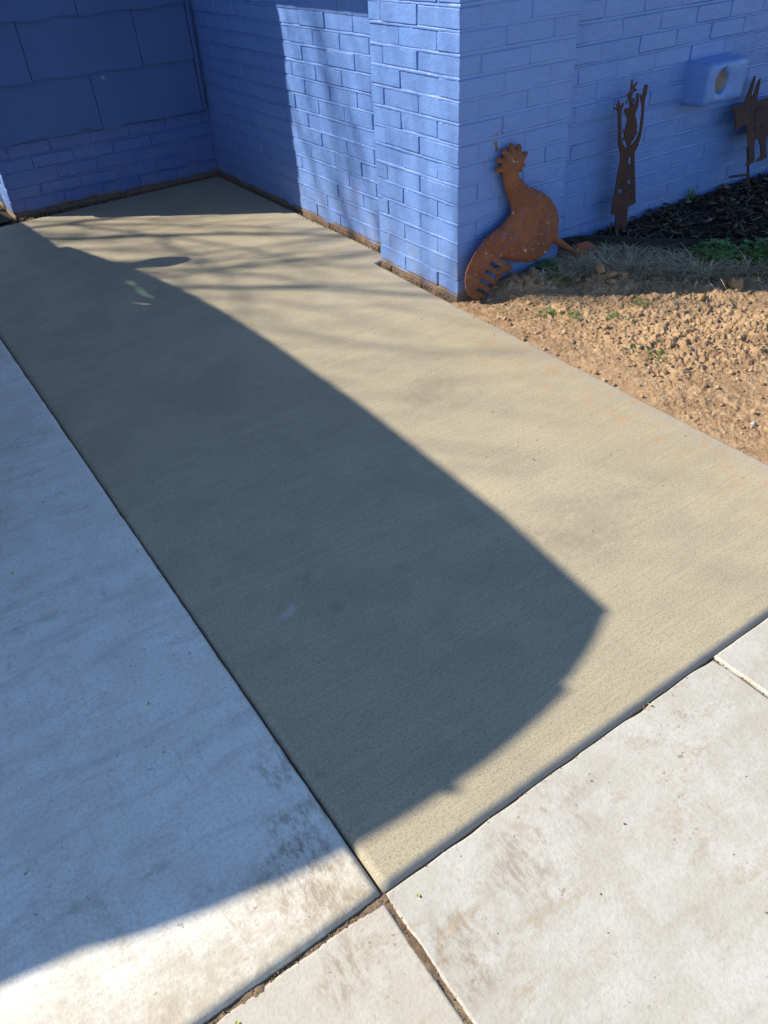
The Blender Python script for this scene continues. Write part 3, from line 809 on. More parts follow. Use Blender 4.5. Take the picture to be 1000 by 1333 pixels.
GIRL= [(-0.0729, 0.444), (-0.0823, 0.4905), (-0.0918, 0.534), (-0.0999, 0.5641), (-0.1082, 0.5694), (-0.1264, 0.5792), (-0.1286, 0.5826), (-0.113, 0.5773), (-0.1082, 0.5776), (-0.1036, 0.579), (-0.1155, 0.5899), (-0.1169, 0.5935), (-0.1013, 0.5837), (-0.0981, 0.5843), (-0.1082, 0.602), (-0.1055, 0.6046), (-0.0952, 0.594), (-0.0887, 0.5829), (-0.0821, 0.5779), (-0.0743, 0.588), (-0.0697, 0.5894), (-0.0711, 0.5804), (-0.0786, 0.5692), (-0.0794, 0.5569), (-0.0714, 0.5183), (-0.0642, 0.4833), (-0.0574, 0.4586), (-0.0439, 0.4348), (-0.0269, 0.4188), (-0.0164, 0.4174), (-0.0159, 0.4235), (-0.026, 0.4383), (-0.0372, 0.451), (-0.045, 0.448), (-0.049, 0.4508), (-0.0418, 0.4647), (-0.0441, 0.4758), (-0.0542, 0.4838), (-0.0521, 0.4899), (-0.0402, 0.489), (-0.0384, 0.5047), (-0.0384, 0.5279), (-0.0493, 0.54), (-0.0544, 0.5511), (-0.0641, 0.5598), (-0.055, 0.5667), (-0.0383, 0.5664), (-0.0304, 0.5683), (-0.0388, 0.5839), (-0.047, 0.6095), (-0.0534, 0.5901), (-0.0567, 0.5824), (-0.0576, 0.5866), (-0.0485, 0.6057), (-0.0438, 0.6141), (-0.0626, 0.6101), (-0.0647, 0.612), (-0.0454, 0.6214), (-0.0413, 0.633), (-0.0422, 0.667), (-0.0379, 0.6664), (-0.0298, 0.6404), (-0.0065, 0.654), (-0.0012, 0.6527), (-0.0206, 0.6362), (0.0006, 0.6232), (-0.0264, 0.6178), (-0.0266, 0.6067), (-0.0298, 0.6031), (-0.0329, 0.5872), (-0.0259, 0.5779), (-0.0163, 0.5724), (-0.0069, 0.5752), (0.0011, 0.5844), (-0.0025, 0.6074), (0.0094, 0.6139), (0.0173, 0.5841), (0.0164, 0.5615), (0.0079, 0.5471), (0.0043, 0.5403), (0.0158, 0.5196), (0.0294, 0.4898), (0.0276, 0.475), (0.0363, 0.4671), (0.0315, 0.4581), (0.0243, 0.4517), (0.0135, 0.4382), (0.0027, 0.4247), (0.0056, 0.4194), (0.0135, 0.4229), (0.0284, 0.4335), (0.0417, 0.451), (0.0479, 0.4696), (0.047, 0.4956), (0.0448, 0.5342), (0.0395, 0.5644), (0.0284, 0.5825), (0.0183, 0.6045), (0.0227, 0.607), (0.0342, 0.5941), (0.0374, 0.6304), (0.0438, 0.6387), (0.0503, 0.6368), (0.053, 0.6355), (0.0582, 0.6348), (0.0583, 0.6133), (0.053, 0.5791), (0.0556, 0.5536), (0.0607, 0.5106), (0.062, 0.476), (0.0601, 0.4393), (0.0507, 0.4122), (0.0436, 0.3972), (0.0346, 0.3922), (0.0478, 0.3334), (0.0681, 0.2629), (0.086, 0.1937), (0.0911, 0.1775), (0.0707, 0.1702), (0.0439, 0.1676), (0.046, 0.1473), (0.051, 0.1029), (0.0543, 0.055), (0.0252, 0.0617), (0.015, 0.1109), (0.0093, 0.1383), (0.0046, 0.1394), (0.0112, 0.0962), (0.0162, 0.0606), (-0.0166, 0.065), (-0.0248, 0.1104), (-0.031, 0.1486), (-0.0609, 0.1581), (-0.0593, 0.1908), (-0.0537, 0.2517), (-0.0522, 0.3092), (-0.0468, 0.3675), (-0.0485, 0.3928), (-0.0578, 0.411), (-0.0718, 0.4379)]
GIRL_HOLES= [[(0.0004, 0.359), (0.004, 0.3626), (0.0054, 0.3764), (0.011, 0.3768), (0.0139, 0.3712), (0.0258, 0.3727), (0.0196, 0.3612), (0.0279, 0.3393), (0.0183, 0.3473), (0.0083, 0.3429), (0.0082, 0.3534)], [(0.0158, 0.2774), (0.0244, 0.2786), (0.0208, 0.2852), (0.029, 0.2821), (0.0387, 0.2846), (0.0353, 0.2736), (0.0404, 0.2624), (0.0292, 0.2669), (0.0187, 0.2637), (0.0214, 0.2719)], [(-0.0393, 0.2561), (-0.0291, 0.2556), (-0.0196, 0.2566), (-0.0183, 0.2505), (0.0001, 0.2468), (-0.0123, 0.2428), (-0.0136, 0.2275), (-0.0224, 0.2381), (-0.033, 0.2314), (-0.0302, 0.2441)], [(0.0397, 0.233), (0.0516, 0.2322), (0.0586, 0.2083), (0.0548, 0.2091), (0.0498, 0.2281), (0.0407, 0.2284)], [(-0.038, 0.6285), (-0.0294, 0.6313), (-0.0229, 0.6244), (-0.0324, 0.6227)]]
CURL= [(-0.0163, 0.5724), (-0.0239, 0.5838), (-0.0279, 0.5946), (-0.0205, 0.5987), (-0.0112, 0.5943), (-0.0098, 0.588), (-0.0157, 0.5847), (-0.0201, 0.5894)]
ANIMAL= [(-0.1447, 0.4754), (-0.1378, 0.4851), (-0.1246, 0.4878), (-0.1143, 0.4802), (-0.0812, 0.4815), (-0.0561, 0.4882), (-0.0431, 0.5052), (-0.0172, 0.539), (0.0088, 0.5728), (0.0216, 0.586), (0.0282, 0.5819), (0.021, 0.5572), (0.0035, 0.5268), (-0.0082, 0.4979), (0.0116, 0.5116), (0.0291, 0.5421), (0.0507, 0.565), (0.0652, 0.5724), (0.0605, 0.5472), (0.0472, 0.5161), (0.0339, 0.4848), (0.0448, 0.4761), (0.0835, 0.4815), (0.1268, 0.4859), (0.2058, 0.482), (0.3321, 0.4619), (0.4251, 0.4413), (0.4812, 0.456), (0.5087, 0.4872), (0.5327, 0.4815), (0.5198, 0.4405), (0.4826, 0.4105), (0.4741, 0.3762), (0.4711, 0.3152), (0.4969, 0.2591), (0.4891, 0.1972), (0.4804, 0.1615), (0.4464, 0.1596), (0.4077, 0.1638), (0.4171, 0.1727), (0.441, 0.1817), (0.4447, 0.2259), (0.4147, 0.2777), (0.391, 0.2764), (0.3827, 0.2155), (0.3788, 0.1716), (0.3408, 0.1704), (0.3077, 0.1737), (0.317, 0.1825), (0.3405, 0.1888), (0.3399, 0.2332), (0.3251, 0.2898), (0.2878, 0.3136), (0.2057, 0.3193), (0.143, 0.3244), (0.1031, 0.3235), (0.0998, 0.264), (0.1065, 0.23), (0.062, 0.2227), (0.0269, 0.2249), (0.0314, 0.2332), (0.0535, 0.2409), (0.0625, 0.2554), (0.0562, 0.2965), (0.0427, 0.3235), (0.0158, 0.3205), (0.0108, 0.2892), (0.0147, 0.2271), (-0.0124, 0.2244), (-0.0299, 0.2185), (-0.0599, 0.2239), (-0.0423, 0.2363), (-0.0293, 0.2414), (-0.0323, 0.2867), (-0.0378, 0.3368), (-0.0412, 0.3955), (-0.0715, 0.3955), (-0.1036, 0.3862), (-0.1202, 0.3878), (-0.1237, 0.4274), (-0.1267, 0.4562), (-0.142, 0.4623)]
ANIMAL_HOLES= [[(0.0151, 0.4445), (0.0211, 0.4437), (0.02, 0.3932), (0.014, 0.3941)], [(0.0, 0.3818), (0.0126, 0.3701), (0.0257, 0.3802), (0.0326, 0.3791), (0.0211, 0.3638), (0.0225, 0.3504), (0.0166, 0.3548)], [(0.0315, 0.4517), (0.0829, 0.4451), (0.0829, 0.4412), (0.0374, 0.4465), (0.0371, 0.4317), (0.0311, 0.4326)], [(0.0688, 0.3734), (0.0801, 0.374), (0.0782, 0.3572), (0.0668, 0.358)]]
STAKE= [(-0.0271, 0.226), (-0.0251, 0.0674), (-0.1629, 0.1935), (-0.0309, 0.1799)]


def in_poly(p, poly):
    c = False; x, y = p
    for i in range(len(poly)):
        (x1, y1), (x2, y2) = poly[i - 1], poly[i]
        if (y1 > y) != (y2 > y) and x < (x2 - x1) * (y - y1) / (y2 - y1) + x1: c = not c
    return c

def seg_dist(p, loops):
    b = 9.0
    for L in loops:
        for i in range(len(L)):
            (x1, y1), (x2, y2) = L[i - 1], L[i]
            dx, dy = x2 - x1, y2 - y1; q = dx * dx + dy * dy
            t = 0 if q == 0 else max(0, min(1, ((p[0] - x1) * dx + (p[1] - y1) * dy) / q))
            b = min(b, math.hypot(p[0] - x1 - t * dx, p[1] - y1 - t * dy))
    return b

def plate(name, outline, holes, th, mat, parent, inflate=0.0, step=0.011, smooth=False):
    """cut sheet (local x, z; front looks to -y), optionally dished outwards"""
    loops = [outline] + holes
    pts, edges = [], []
    for L in loops:
        s = len(pts); pts += [Vector(p) for p in L]
        edges += [(s + i, s + (i + 1) % len(L)) for i in range(len(L))]
    if inflate:
        xs = [p[0] for p in outline]; zs = [p[1] for p in outline]
        x = min(xs)
        while x < max(xs):
            z = min(zs)
            while z < max(zs):
                q = (x + random.uniform(-.002, .002), z + random.uniform(-.002, .002))
                if in_poly(q, outline) and not any(in_poly(q, h) for h in holes) and seg_dist(q, loops) > 0.005: pts.append(Vector(q))
                z += step
            x += step
    V2, E2, F2, *_ = delaunay_2d_cdt(pts, edges, [], 0, 1e-5)
    T = []
    for f in F2:
        c = sum((V2[i] for i in f), Vector((0, 0))) / len(f)
        if in_poly(c, outline) and not any(in_poly(c, h) for h in holes): T.append(tuple(f))
    def h(p):
        if not inflate: return 0.0
        d = min(1.0, seg_dist(p, loops) / 0.085)
        t = min(1.0, max(0.0, (p.x + 0.3 * (p.y - 0.15) + 0.15) / 0.13))      # the tail stays flat
        return inflate * t * t * (3 - 2 * t) * math.sqrt(max(0.0, 1 - (1 - d) ** 2))
    n = len(V2)
    V = [(p.x, -th - h(p), p.y) for p in V2] + [(p.x, -h(p) * 0.98, p.y) for p in V2]
    F = [t for t in T] + [tuple(i + n for i in reversed(t)) for t in T]
    cnt = {}
    for t in T:
        for i in range(len(t)):
            e = (t[i - 1], t[i]); cnt[e] = 1
    for a, b in cnt:
        if (b, a) not in cnt: F.append((b, a, a + n, b + n))
    o = mesh_obj(name, V, F, mat, parent)
    if smooth: o.data.polygons.foreach_set('use_smooth', [True] * (2 * len(T)) + [False] * (len(F) - 2 * len(T)))
    bm = bmesh.new(); bm.from_mesh(o.data); bmesh.ops.recalc_face_normals(bm, faces=bm.faces); bm.to_mesh(o.data); bm.free()
    return o

def grow(h, ka, kb):
    cx_ = sum(p[0] for p in h) / len(h); cz_ = sum(p[1] for p in h) / len(h)
    ax = Vector((h[2][0] - h[1][0], h[2][1] - h[1][1])).normalized(); bx = Vector((-ax.y, ax.x))
    o = []
    for x, z in h:
        d = Vector((x - cx_, z - cz_)); q = ax * d.dot(ax) * ka + bx * d.dot(bx) * kb
        o.append((cx_ + q.x, cz_ + q.y))
    return o
ROOSTER_HOLES = [grow(h, 1.3, 1.4) for h in ROOSTER_HOLES[:4]]

def place(o, loc, tilt=0.0, rz=0.0):
    o.location = loc; o.rotation_euler = (tilt, 0, rz)

rooster = tag(empty('rooster_sculpture', (1.8, 1.695, 0)),
              'rusty orange sheet-metal rooster leaning against the blue corner pier', 'garden sculpture')
TL = -math.atan(0.06)
o = plate('body', ROOSTER, ROOSTER_HOLES, 0.004, MT['rust'], rooster, 0.030, 0.011, True); place(o, (1.8, 1.695, 0), TL)
o = plate('foot', ROOSTER_FOOT, [], 0.005, MT['rust'], rooster); place(o, (1.8, 1.688, 0), TL)

girl = tag(empty('girl_sculpture', (2.45, 1.735, 0.05)),
           'dark rusty cut-metal girl with raised arms and star cut-outs standing in mulch', 'garden sculpture')
o = plate('figure', GIRL, GIRL_HOLES, 0.004, MT['rust_dark'], girl); place(o, (2.45, 1.735, 0))
def tube(name, pts, rad, mat, parent, sides=8):
    V, F = [], []
    rr = rad if isinstance(rad, (list, tuple)) else [rad] * len(pts)
    P = [Vector(p) for p in pts]
    for i, p in enumerate(P):
        d = (P[min(i + 1, len(P) - 1)] - P[max(i - 1, 0)]).normalized()
        a = d.orthogonal().normalized() if i == 0 else (a - d * a.dot(d)).normalized()
        b = d.cross(a)
        V += [p + (a * math.cos(2 * math.pi * k / sides) + b * math.sin(2 * math.pi * k / sides)) * rr[i] for k in range(sides)]
    for i in range(len(P) - 1):
        for k in range(sides):
            l = (k + 1) % sides; F.append((i * sides + k, i * sides + l, (i + 1) * sides + l, (i + 1) * sides + k))
    F.append(tuple(reversed(range(sides)))); F.append(tuple(range((len(P) - 1) * sides, len(P) * sides)))
    return mesh_obj(name, V, F, mat, parent, True)
tube('curl', [(2.45 + u, 1.732, v) for u, v in CURL], 0.003, MT['rust_dark'], girl)
box('stake', (2.402, 2.41, 1.7355, 1.739, -0.05, 0.12), MT['rust_dark'], girl)

animal = tag(empty('animal_sculpture', (3.27, 1.615, 0.06)),
             'dark rusty cut-metal four-legged animal with tall pointed ears on a stake', 'garden sculpture')
TA = -math.atan(0.3)
o = plate('body', ANIMAL, ANIMAL_HOLES, 0.004, MT['rust_dark'], animal); place(o, (3.27, 1.615, 0), TA)
def lean(u, v, d=0.0):
    q = math.hypot(1, 0.3); return (3.27 + u, 1.615 + 0.3 * v / q + d, v / q)
tube('stake', [lean(-0.027, 0.30, 0.004), lean(-0.0265, 0.12, 0.004), lean(-0.025, -0.05, 0.004)], 0.0058, MT['rust_dark'], animal)
tube('foot_step', [lean(-0.165, 0.194, 0.002), lean(-0.029, 0.180, 0.002)], 0.0058, MT['rust_dark'], animal)

# ------------------------------------------------------------------ bed edging
V, F = [], []
pts = []
for (a, b), (c, d) in zip(EDGE[:-1], EDGE[1:]):
    for k in range(6): pts.append((a + (c - a) * k / 6, b + (d - b) * k / 6))
pts.append(EDGE[-1])
for i, (x, y) in enumerate(pts):
    a = pts[max(0, i - 1)]; b = pts[min(len(pts) - 1, i + 1)]
    t = Vector((b[0] - a[0], b[1] - a[1], 0)).normalized(); nn = Vector((t.y, -t.x, 0))
    w = 0.002 * noise.noise(Vector((x * 6, y * 6, 0))); zt = 0.083 + 0.004 * noise.noise(Vector((x * 4, y * 4, 9)))
    for off in (0.003, -0.003):
        for z in (-0.04, zt):
            V.append((x + nn.x * (off + w), y + nn.y * (off + w), z))
for i in range(len(pts) - 1):
    a, b = 4 * i, 4 * i + 4
    F += [(a, b, b + 1, a + 1), (a + 2, a + 3, b + 3, b + 2), (a + 1, b + 1, b + 3, a + 3)]
tag(mesh_obj('garden_edging', V, F, MT['edging']), 'black curved garden edging strip holding back the dark mulch', 'edging')

# ------------------------------------------------------------------ loose material
ICO = None
def ico(sub):
    bm = bmesh.new(); bmesh.ops.create_icosphere(bm, subdivisions=sub, radius=1.0)
    v = np.array([p.co[:] for p in bm.verts]); f = np.array([[q.index for q in t.verts] for t in bm.faces]); bm.free()
    return v, f
I1, I2 = ico(1), ico(2)

def lump(v, seed, rough=0.35):
    q = np.array([1 + rough * noise.noise(Vector(p) * 1.3 + Vector((seed, seed * 0.7, 0))) + 0.5 * rough * noise.noise(Vector(p) * 3.1 + Vector((0, seed, seed))) for p in v])
    return v * q[:, None]
LUMPS = [lump(I1[0], 3.7 * i + 1, 0.7) for i in range(12)]

def rotm(n):
    q = rng.normal(size=(n, 4)); q /= np.linalg.norm(q, axis=1)[:, None]
    w, x, y, z = q.T
    return np.stack([np.stack([1 - 2 * (y * y + z * z), 2 * (x * y - z * w), 2 * (x * z + y * w)], 1),
                     np.stack([2 * (x * y + z * w), 1 - 2 * (x * x + z * z), 2 * (y * z - x * w)], 1),
                     np.stack([2 * (x * z - y * w), 2 * (y * z + x * w), 1 - 2 * (x * x + y * y)], 1)], 1)

def crumbs(name, P, S, mat, label, cat, flat=0.8):
    """many small irregular lumps as one mesh"""
    n = len(P); Rm = rotm(n)
    idx = rng.integers(0, len(LUMPS), n)
    L = np.array(LUMPS)[idx] * np.array([1, 1, flat])
    V = np.einsum('nij,nkj->nki', Rm, L) * S[:, None, None] + P[:, None, :]
    F = (I1[1][None] + (np.arange(n) * len(I1[0]))[:, None, None])
    t = np.repeat(rng.random(n), len(I1[0]))
    o = np_obj(name, V.reshape(-1, 3), F.reshape(-1, 3), mat, None, False, t)
    return tag(o, label, cat, kind='stuff')

# soil crumbs all over the bare ground, thicker near clods
n = 17000
X = rng.uniform(1.50, 2.9, n); Y = rng.uniform(0.02, 1.74, n)
dens = 0.35 + 0.9 * vnoise(X * 7, Y * 7, 5)
k = (edge_side(X, Y) < -0.01) & (rng.random(n) < dens) & (X < 1.56 + 0.9 * (2.0 - 0 * Y))
X, Y = X[k], Y[k]
S = 0.0010 + 0.0016 * rng.random(len(X)) ** 2 + 0.009 * rng.random(len(X)) ** 26
S = np.where(X < 1.53, S * 0.55, S)
Zc = soil_z(X, Y); Zc = np.where((X < 1.516) & (Y < 1.74), np.maximum(Zc, 0.0), Zc)
crumbs('soil_crumbs', np.stack([X, Y, Zc + S * 0.35], 1), S, MT['crumb'], 'loose red-brown soil crumbs strewn over the bare ground', 'soil')

# litter in the slab joints and along the wall foot, a few grains tracked onto the slabs
P, S = [], []
def strew(n, fx, fy, z, lo, hi):
    for _ in range(n):
        P.append((fx(), fy(), z + random.uniform(-.003, .003))); S.append(random.uniform(lo, hi) * random.uniform(.5, 1.2))
U = random.uniform
strew(900, lambda: U(-0.9, -0.005), lambda: U(-0.009, 0.001), -0.014, 0.0005, 0.0018)
strew(500, lambda: U(-0.006, 0.006), lambda: U(-0.6, -0.006), -0.015, 0.0005, 0.0016)
strew(260, lambda: U(0.02, 1.5), lambda: U(-0.006, 0.0), -0.013, 0.0006, 0.0014)
strew(220, lambda: U(-0.0035, 0.0035), lambda: U(0.0, 1.2), -0.014, 0.001, 0.002)
strew(120, lambda: U(0.833, 0.839), lambda: U(-0.4, -0.01), -0.018, 0.001, 0.002)
strew(700, lambda: U(0.40, 1.64), lambda: U(4.09, 4.20), -0.008, 0.002, 0.008)
strew(380, lambda: U(1.615, 1.652), lambda: U(2.32, 4.15), -0.001, 0.0015, 0.0045)
strew(160, lambda: U(1.535, 1.556), lambda: U(1.75, 2.28), 0.0, 0.0012, 0.0035)
strew(90, lambda: U(1.0, 1.5), lambda: U(0.3, 1.7), 0.001, 0.0008, 0.0022)
strew(60, lambda: U(0.05, 1.5), lambda: U(0.05, 3.6), 0.001, 0.0007, 0.0018)
strew(110, lambda: U(-0.5, 0.8), lambda: U(-0.45, -0.02), -0.0115, 0.0005, 0.0016)
strew(50, lambda: U(-0.5, -0.02), lambda: U(0.02, 1.0), 0.002, 0.0006, 0.0016)
crumbs('joint_litter', np.array(P), np.array(S), MT['joint'], 'dark crumbs and litter caught in the slab joints and wall foot', 'litter')

# clods big enough to tell apart
def rock(name, loc, size, mat, seed, flat, label, cat, group=None):
    v = lump(I2[0], seed, 0.75) * np.array([1, 0.8, flat]) * size
    o = np_obj(name, v, I2[1], mat)
    o.location = loc; o.rotation_euler = (U(-.3, .3), U(-.3, .3), U(0, 6))
    return tag(o, label, cat, group)
sz = lambda x, y: float(soil_z(np.array([x]), np.array([y]))[0])
for i, (x, y, s) in enumerate(((2.075, 1.486, 0.026), (2.079, 1.42, 0.021), (2.133, 1.499, 0.030), (2.028, 1.496, 0.017), (2.147, 1.422, 0.020), (2.105, 1.455, 0.024))):
    rock('clod', (x, y, sz(x, y) + s * 0.35), s, MT['clod'], 11.3 * i + 2, 0.62,
         'hard orange clod in the small heap beside the rooster foot', 'clod', 'clods in the heap near the rooster foot')
for i, (x, y, s, lab) in enumerate(((2.405, 1.094, 0.034, 'large orange clod under the dry grass near the right edge'),
                                    (2.253, 1.129, 0.022, 'lone orange clod on bare soil below the dry grass'),
                                    (1.799, 1.644, 0.020, 'pale tan clod in the shade beside the rooster tail'))):
    rock('clod', (x, y, sz(x, y) + s * 0.3), s, MT['clod'], 7.7 * i + 31, 0.6, lab, 'clod')
for i, (x, y, s, lab) in enumerate(((2.335, 1.572, 0.030, 'largest whitish rubble chunk against the black edging'),
                                    (2.262, 1.552, 0.021, 'smaller whitish rubble chunk lying left of the largest one'),
                                    (2.530, 1.452, 0.022, 'pale rubble chunk sitting above the dry grass by the edging'),
                                    (1.946, 1.672, 0.021, 'grey rubble chunk just under the rooster belly'),
                                    (1.925, 1.715, 0.017, 'small grey rubble piece behind the rooster belly chunk'),
                                    (2.063, 1.695, 0.020, 'grey rubble piece beside the rooster leg'),
                                    (1.654, 0.481, 0.009, 'tiny white pebble on bare soil near the right edge'))):
    rock('rubble', (x, y, sz(x, y) + s * 0.45), s, MT['stone'], 5.9 * i + 71, 0.7, lab, 'rubble')

# bark mulch
n = 5200
X = rng.uniform(2.1, 4.2, n); Y = rng.uniform(0.3, 1.81, n)
k = edge_side(X, Y) > 0.006; X, Y = X[k], Y[k]; n = len(X)
Lx = rng.uniform(0.010, 0.034, n); Wy = rng.uniform(0.003, 0.009, n); Tz = rng.uniform(0.0012, 0.004, n)
bv, bf = box_vf(-1, 1, -1, 1, -1, 1); bv = np.array(bv, float); bf = np.array(bf)
bv = bv * np.where((bv[:, :1] > 0), np.array([1, 0.55, 0.7]), np.array([1, 1, 1]))
th = rng.uniform(0, 6.283, n); pit = rng.normal(0, 0.32, n); rol = rng.normal(0, 0.5, n)
V = bv[None] * np.stack([Lx, Wy, Tz], 1)[:, None, :]
y1 = V[:, :, 1] * np.cos(rol)[:, None] - V[:, :, 2] * np.sin(rol)[:, None]; z1 = V[:, :, 1] * np.sin(rol)[:, None] + V[:, :, 2] * np.cos(rol)[:, None]
x2 = V[:, :, 0] * np.cos(pit)[:, None] - z1 * np.sin(pit)[:, None]; z2 = V[:, :, 0] * np.sin(pit)[:, None] + z1 * np.cos(pit)[:, None]
x3 = x2 * np.cos(th)[:, None] - y1 * np.sin(th)[:, None]; y3 = x2 * np.sin(th)[:, None] + y1 * np.cos(th)[:, None]
Zm = mulch_z(X, Y) + rng.uniform(-0.008, 0.010, n)
V = np.stack([x3 + X[:, None], y3 + Y[:, None], z2 + Zm[:, None]], 2)
V[:, :, 1] = np.minimum(V[:, :, 1], 1.806)
o = np_obj('bark_mulch', V.reshape(-1, 3), (bf[None] + (np.arange(n) * 8)[:, None, None]).reshape(-1, 4), MT['mulch'], None, False, np.repeat(rng.random(n), 8))
tag(o, 'dark bark mulch filling the bed against the blue wall', 'mulch', kind='stuff')

# curled dead leaves lying on the mulch and by the edging
def curled_leaf(name, loc, L, W, rz, mat, label, cat, group=None, curl=0.4, tone=0.5):
    V, F = [], []
    nx, ny = 6, 4
    for i in range(nx + 1):
        t = i / nx; w = W * math.sin(math.pi * (0.06 + 0.88 * t)) ** 0.8
        for j in range(ny + 1):
            s = j / ny * 2 - 1
            V.append(((t - 0.5) * L, s * w * 0.5, curl * L * (0.5 * (2 * t - 1) ** 2 + 0.35 * s * s) + 0.04 * L * noise.noise(Vector((t * 4, s * 2, loc[0] * 50)))))
    for i in range(nx):
        for j in range(ny):
            a = i * (ny + 1) + j; F.append((a, a + ny + 1, a + ny + 2, a + 1))
    o = np_obj(name, np.array(V), np.array(F), mat, None, True, np.full(len(V), tone))
    o.location = loc; o.rotation_euler = (U(-.2, .2), U(-.2, .2), rz)
    return tag(o, label, cat, group)
mz = lambda x, y: float(mulch_z(np.array([x]), np.array([y]))[0])
for i in range(16):
    x, y = U(2.40, 3.25), 0
    while True:
        x, y = U(2.35, 3.3), U(1.0, 1.76)
        if edge_side(np.array([x]), np.array([y]))[0] > 0.03: break
    curled_leaf('dead_leaf', (x, y, mz(x, y) + 0.012), U(0.025, 0.055), U(0.016, 0.03), U(0, 6), MT['deadleaf'],
                'curled greyish dead leaf lying on the dark mulch', 'leaf', 'dead leaves on the mulch', U(.15, .5), random.random())

for i in range(9):
    while True:
        x, y = U(1.95, 2.65), U(1.0, 1.68)
        if -0.30 < edge_side(np.array([x]), np.array([y]))[0] < -0.03: break
    curled_leaf('dead_leaf', (x, y, sz(x, y) + 0.010), U(0.022, 0.045), U(0.014, 0.026), U(0, 6), MT['deadleaf'],
                'curled brown dead leaf caught in the dry grass by the edging', 'leaf', 'dead leaves in the dry grass', U(.15, .5), random.random())

# dry grass: band between the edging and the bare soil, thin thatch beyond it
def blades(name, X, Y, Z, H, W, lean_, mat, label, cat, droop=1.0):
    n = len(X); th = rng.uniform(0, 6.283, n)
    dx, dy = np.cos(th), np.sin(th)
    V = np.zeros((n, 7, 3))
    for k, (t, w) in enumerate(((0, 1), (0.4, 0.8), (0.75, 0.5))):
        out = lean_ * H * (t + droop * t * t) * 0.6; up = H * (t - 0.38 * droop * t * t)
        cx_ = X + dx * out; cy_ = Y + dy * out
        for s in (0, 1):
            sg = (s * 2 - 1) * W * w * 0.5
            V[:, 2 * k + s, 0] = cx_ - dy * sg; V[:, 2 * k + s, 1] = cy_ + dx * sg; V[:, 2 * k + s, 2] = Z + up
    V[:, 6, 0] = X + dx * lean_ * H * (1 + droop) * 0.6; V[:, 6, 1] = Y + dy * lean_ * H * (1 + droop) * 0.6; V[:, 6, 2] = Z + H * (1 - 0.38 * droop) * rng.uniform(.6, 1.1, n)
    f = np.array([[0, 1, 3], [0, 3, 2], [2, 3, 5], [2, 5, 4], [4, 5, 6]])
    F = f[None] + (np.arange(n) * 7)[:, None, None]
    o = np_obj(name, V.reshape(-1, 3), F.reshape(-1, 3), mat, None, False, np.repeat(rng.random(n), 7))
    return o
n = 90000
X = rng.uniform(1.98, 3.0, n); Y = rng.uniform(0.75, 1.72, n)
d = -edge_side(X, Y)
wdt = 0.20 + 0.12 * vnoise(X * 5, Y * 5, 61)
dens = np.clip((wdt - d) / 0.07, 0, 1) * np.clip(0.15 + 1.6 * (vnoise(X * 16, Y * 16, 62) - 0.25), 0, 1)
k = (d > 0.006) & (rng.random(n) < dens * 0.75)
X, Y = X[k], Y[k]; n = len(X)
H = rng.uniform(0.035, 0.10, n) * (0.45 + 1.0 * vnoise(X * 12, Y * 12, 63))
o = blades('dry_grass', X, Y, soil_z(X, Y) - 0.004, H, rng.uniform(0.0020, 0.0048, n), rng.uniform(0.3, 2.0, n), MT['straw'], None, None)
tag(o, 'grey-tan tuft of dry dead grass along the black edging', 'dry grass', kind='stuff')
n = 16000
X = rng.uniform(1.6, 2.95, n); Y = rng.uniform(0.35, 1.6, n)
d = -edge_side(X, Y)
dens = np.clip((0.75 - d) / 0.5, 0, 1) * np.clip(2.2 * (vnoise(X * 9, Y * 9, 66) - 0.42), 0, 1)
k = (d > 0.02) & (rng.random(n) < dens); X, Y = X[k], Y[k]; n = len(X)
o = blades('dead_thatch', X, Y, soil_z(X, Y) + 0.001, rng.uniform(0.008, 0.022, n), rng.uniform(0.0010, 0.0020, n), rng.uniform(1.2, 4.0, n), MT['straw'], None, None)
tag(o, 'flattened straw-coloured thatch scattered over the bare soil', 'thatch', kind='stuff')

# weeds
def weed(name, loc, rad, h, nleaf, leaf, label, group=None, seed=0):
    r = random.Random(seed); V, F, T = [], [], []
    for i in range(nleaf):
        a = r.uniform(0, 6.283); q = rad * math.sqrt(r.random()); hh = h * (1 - 0.55 * (q / rad) ** 2) * r.uniform(.55, 1.1)
        c = Vector((q * math.cos(a), q * math.sin(a), hh)); tone = r.random()
        s = len(V); st = Vector((c.x * 0.35, c.y * 0.35, 0)); w = Vector((-math.sin(a), math.cos(a), 0)) * 0.0009
        V += [st - w, st + w, c + w, c - w]; F.append((s, s + 1, s + 2, s + 3)); T += [tone] * 4
        for l in range(3):
            b = a + l * 2.09 + r.uniform(-.3, .3); e1 = Vector((math.cos(b), math.sin(b), r.uniform(-.3, .45))).normalized()
            e2 = e1.cross(Vector((r.uniform(-.3, .3), r.uniform(-.3, .3), 1))).normalized(); L = leaf * r.uniform(.7, 1.2)
            s = len(V)
            V += [c, c + e1 * L * 0.45 + e2 * L * 0.42, c + e1 * L * 0.98 + e2 * L * 0.22, c + e1 * L * 0.9, c + e1 * L * 0.98 - e2 * L * 0.22, c + e1 * L * 0.45 - e2 * L * 0.42]
            F += [(s, s + 1, s + 2, s + 3), (s, s + 3, s + 4, s + 5)]; T += [tone + r.uniform(-.1, .1)] * 6
    o = np_obj(name, np.array([v[:] for v in V]), np.array(F), MT['leaf'], None, False, np.clip(T, 0, 1))
    o.location = loc
    return tag(o, label, 'weed', group)
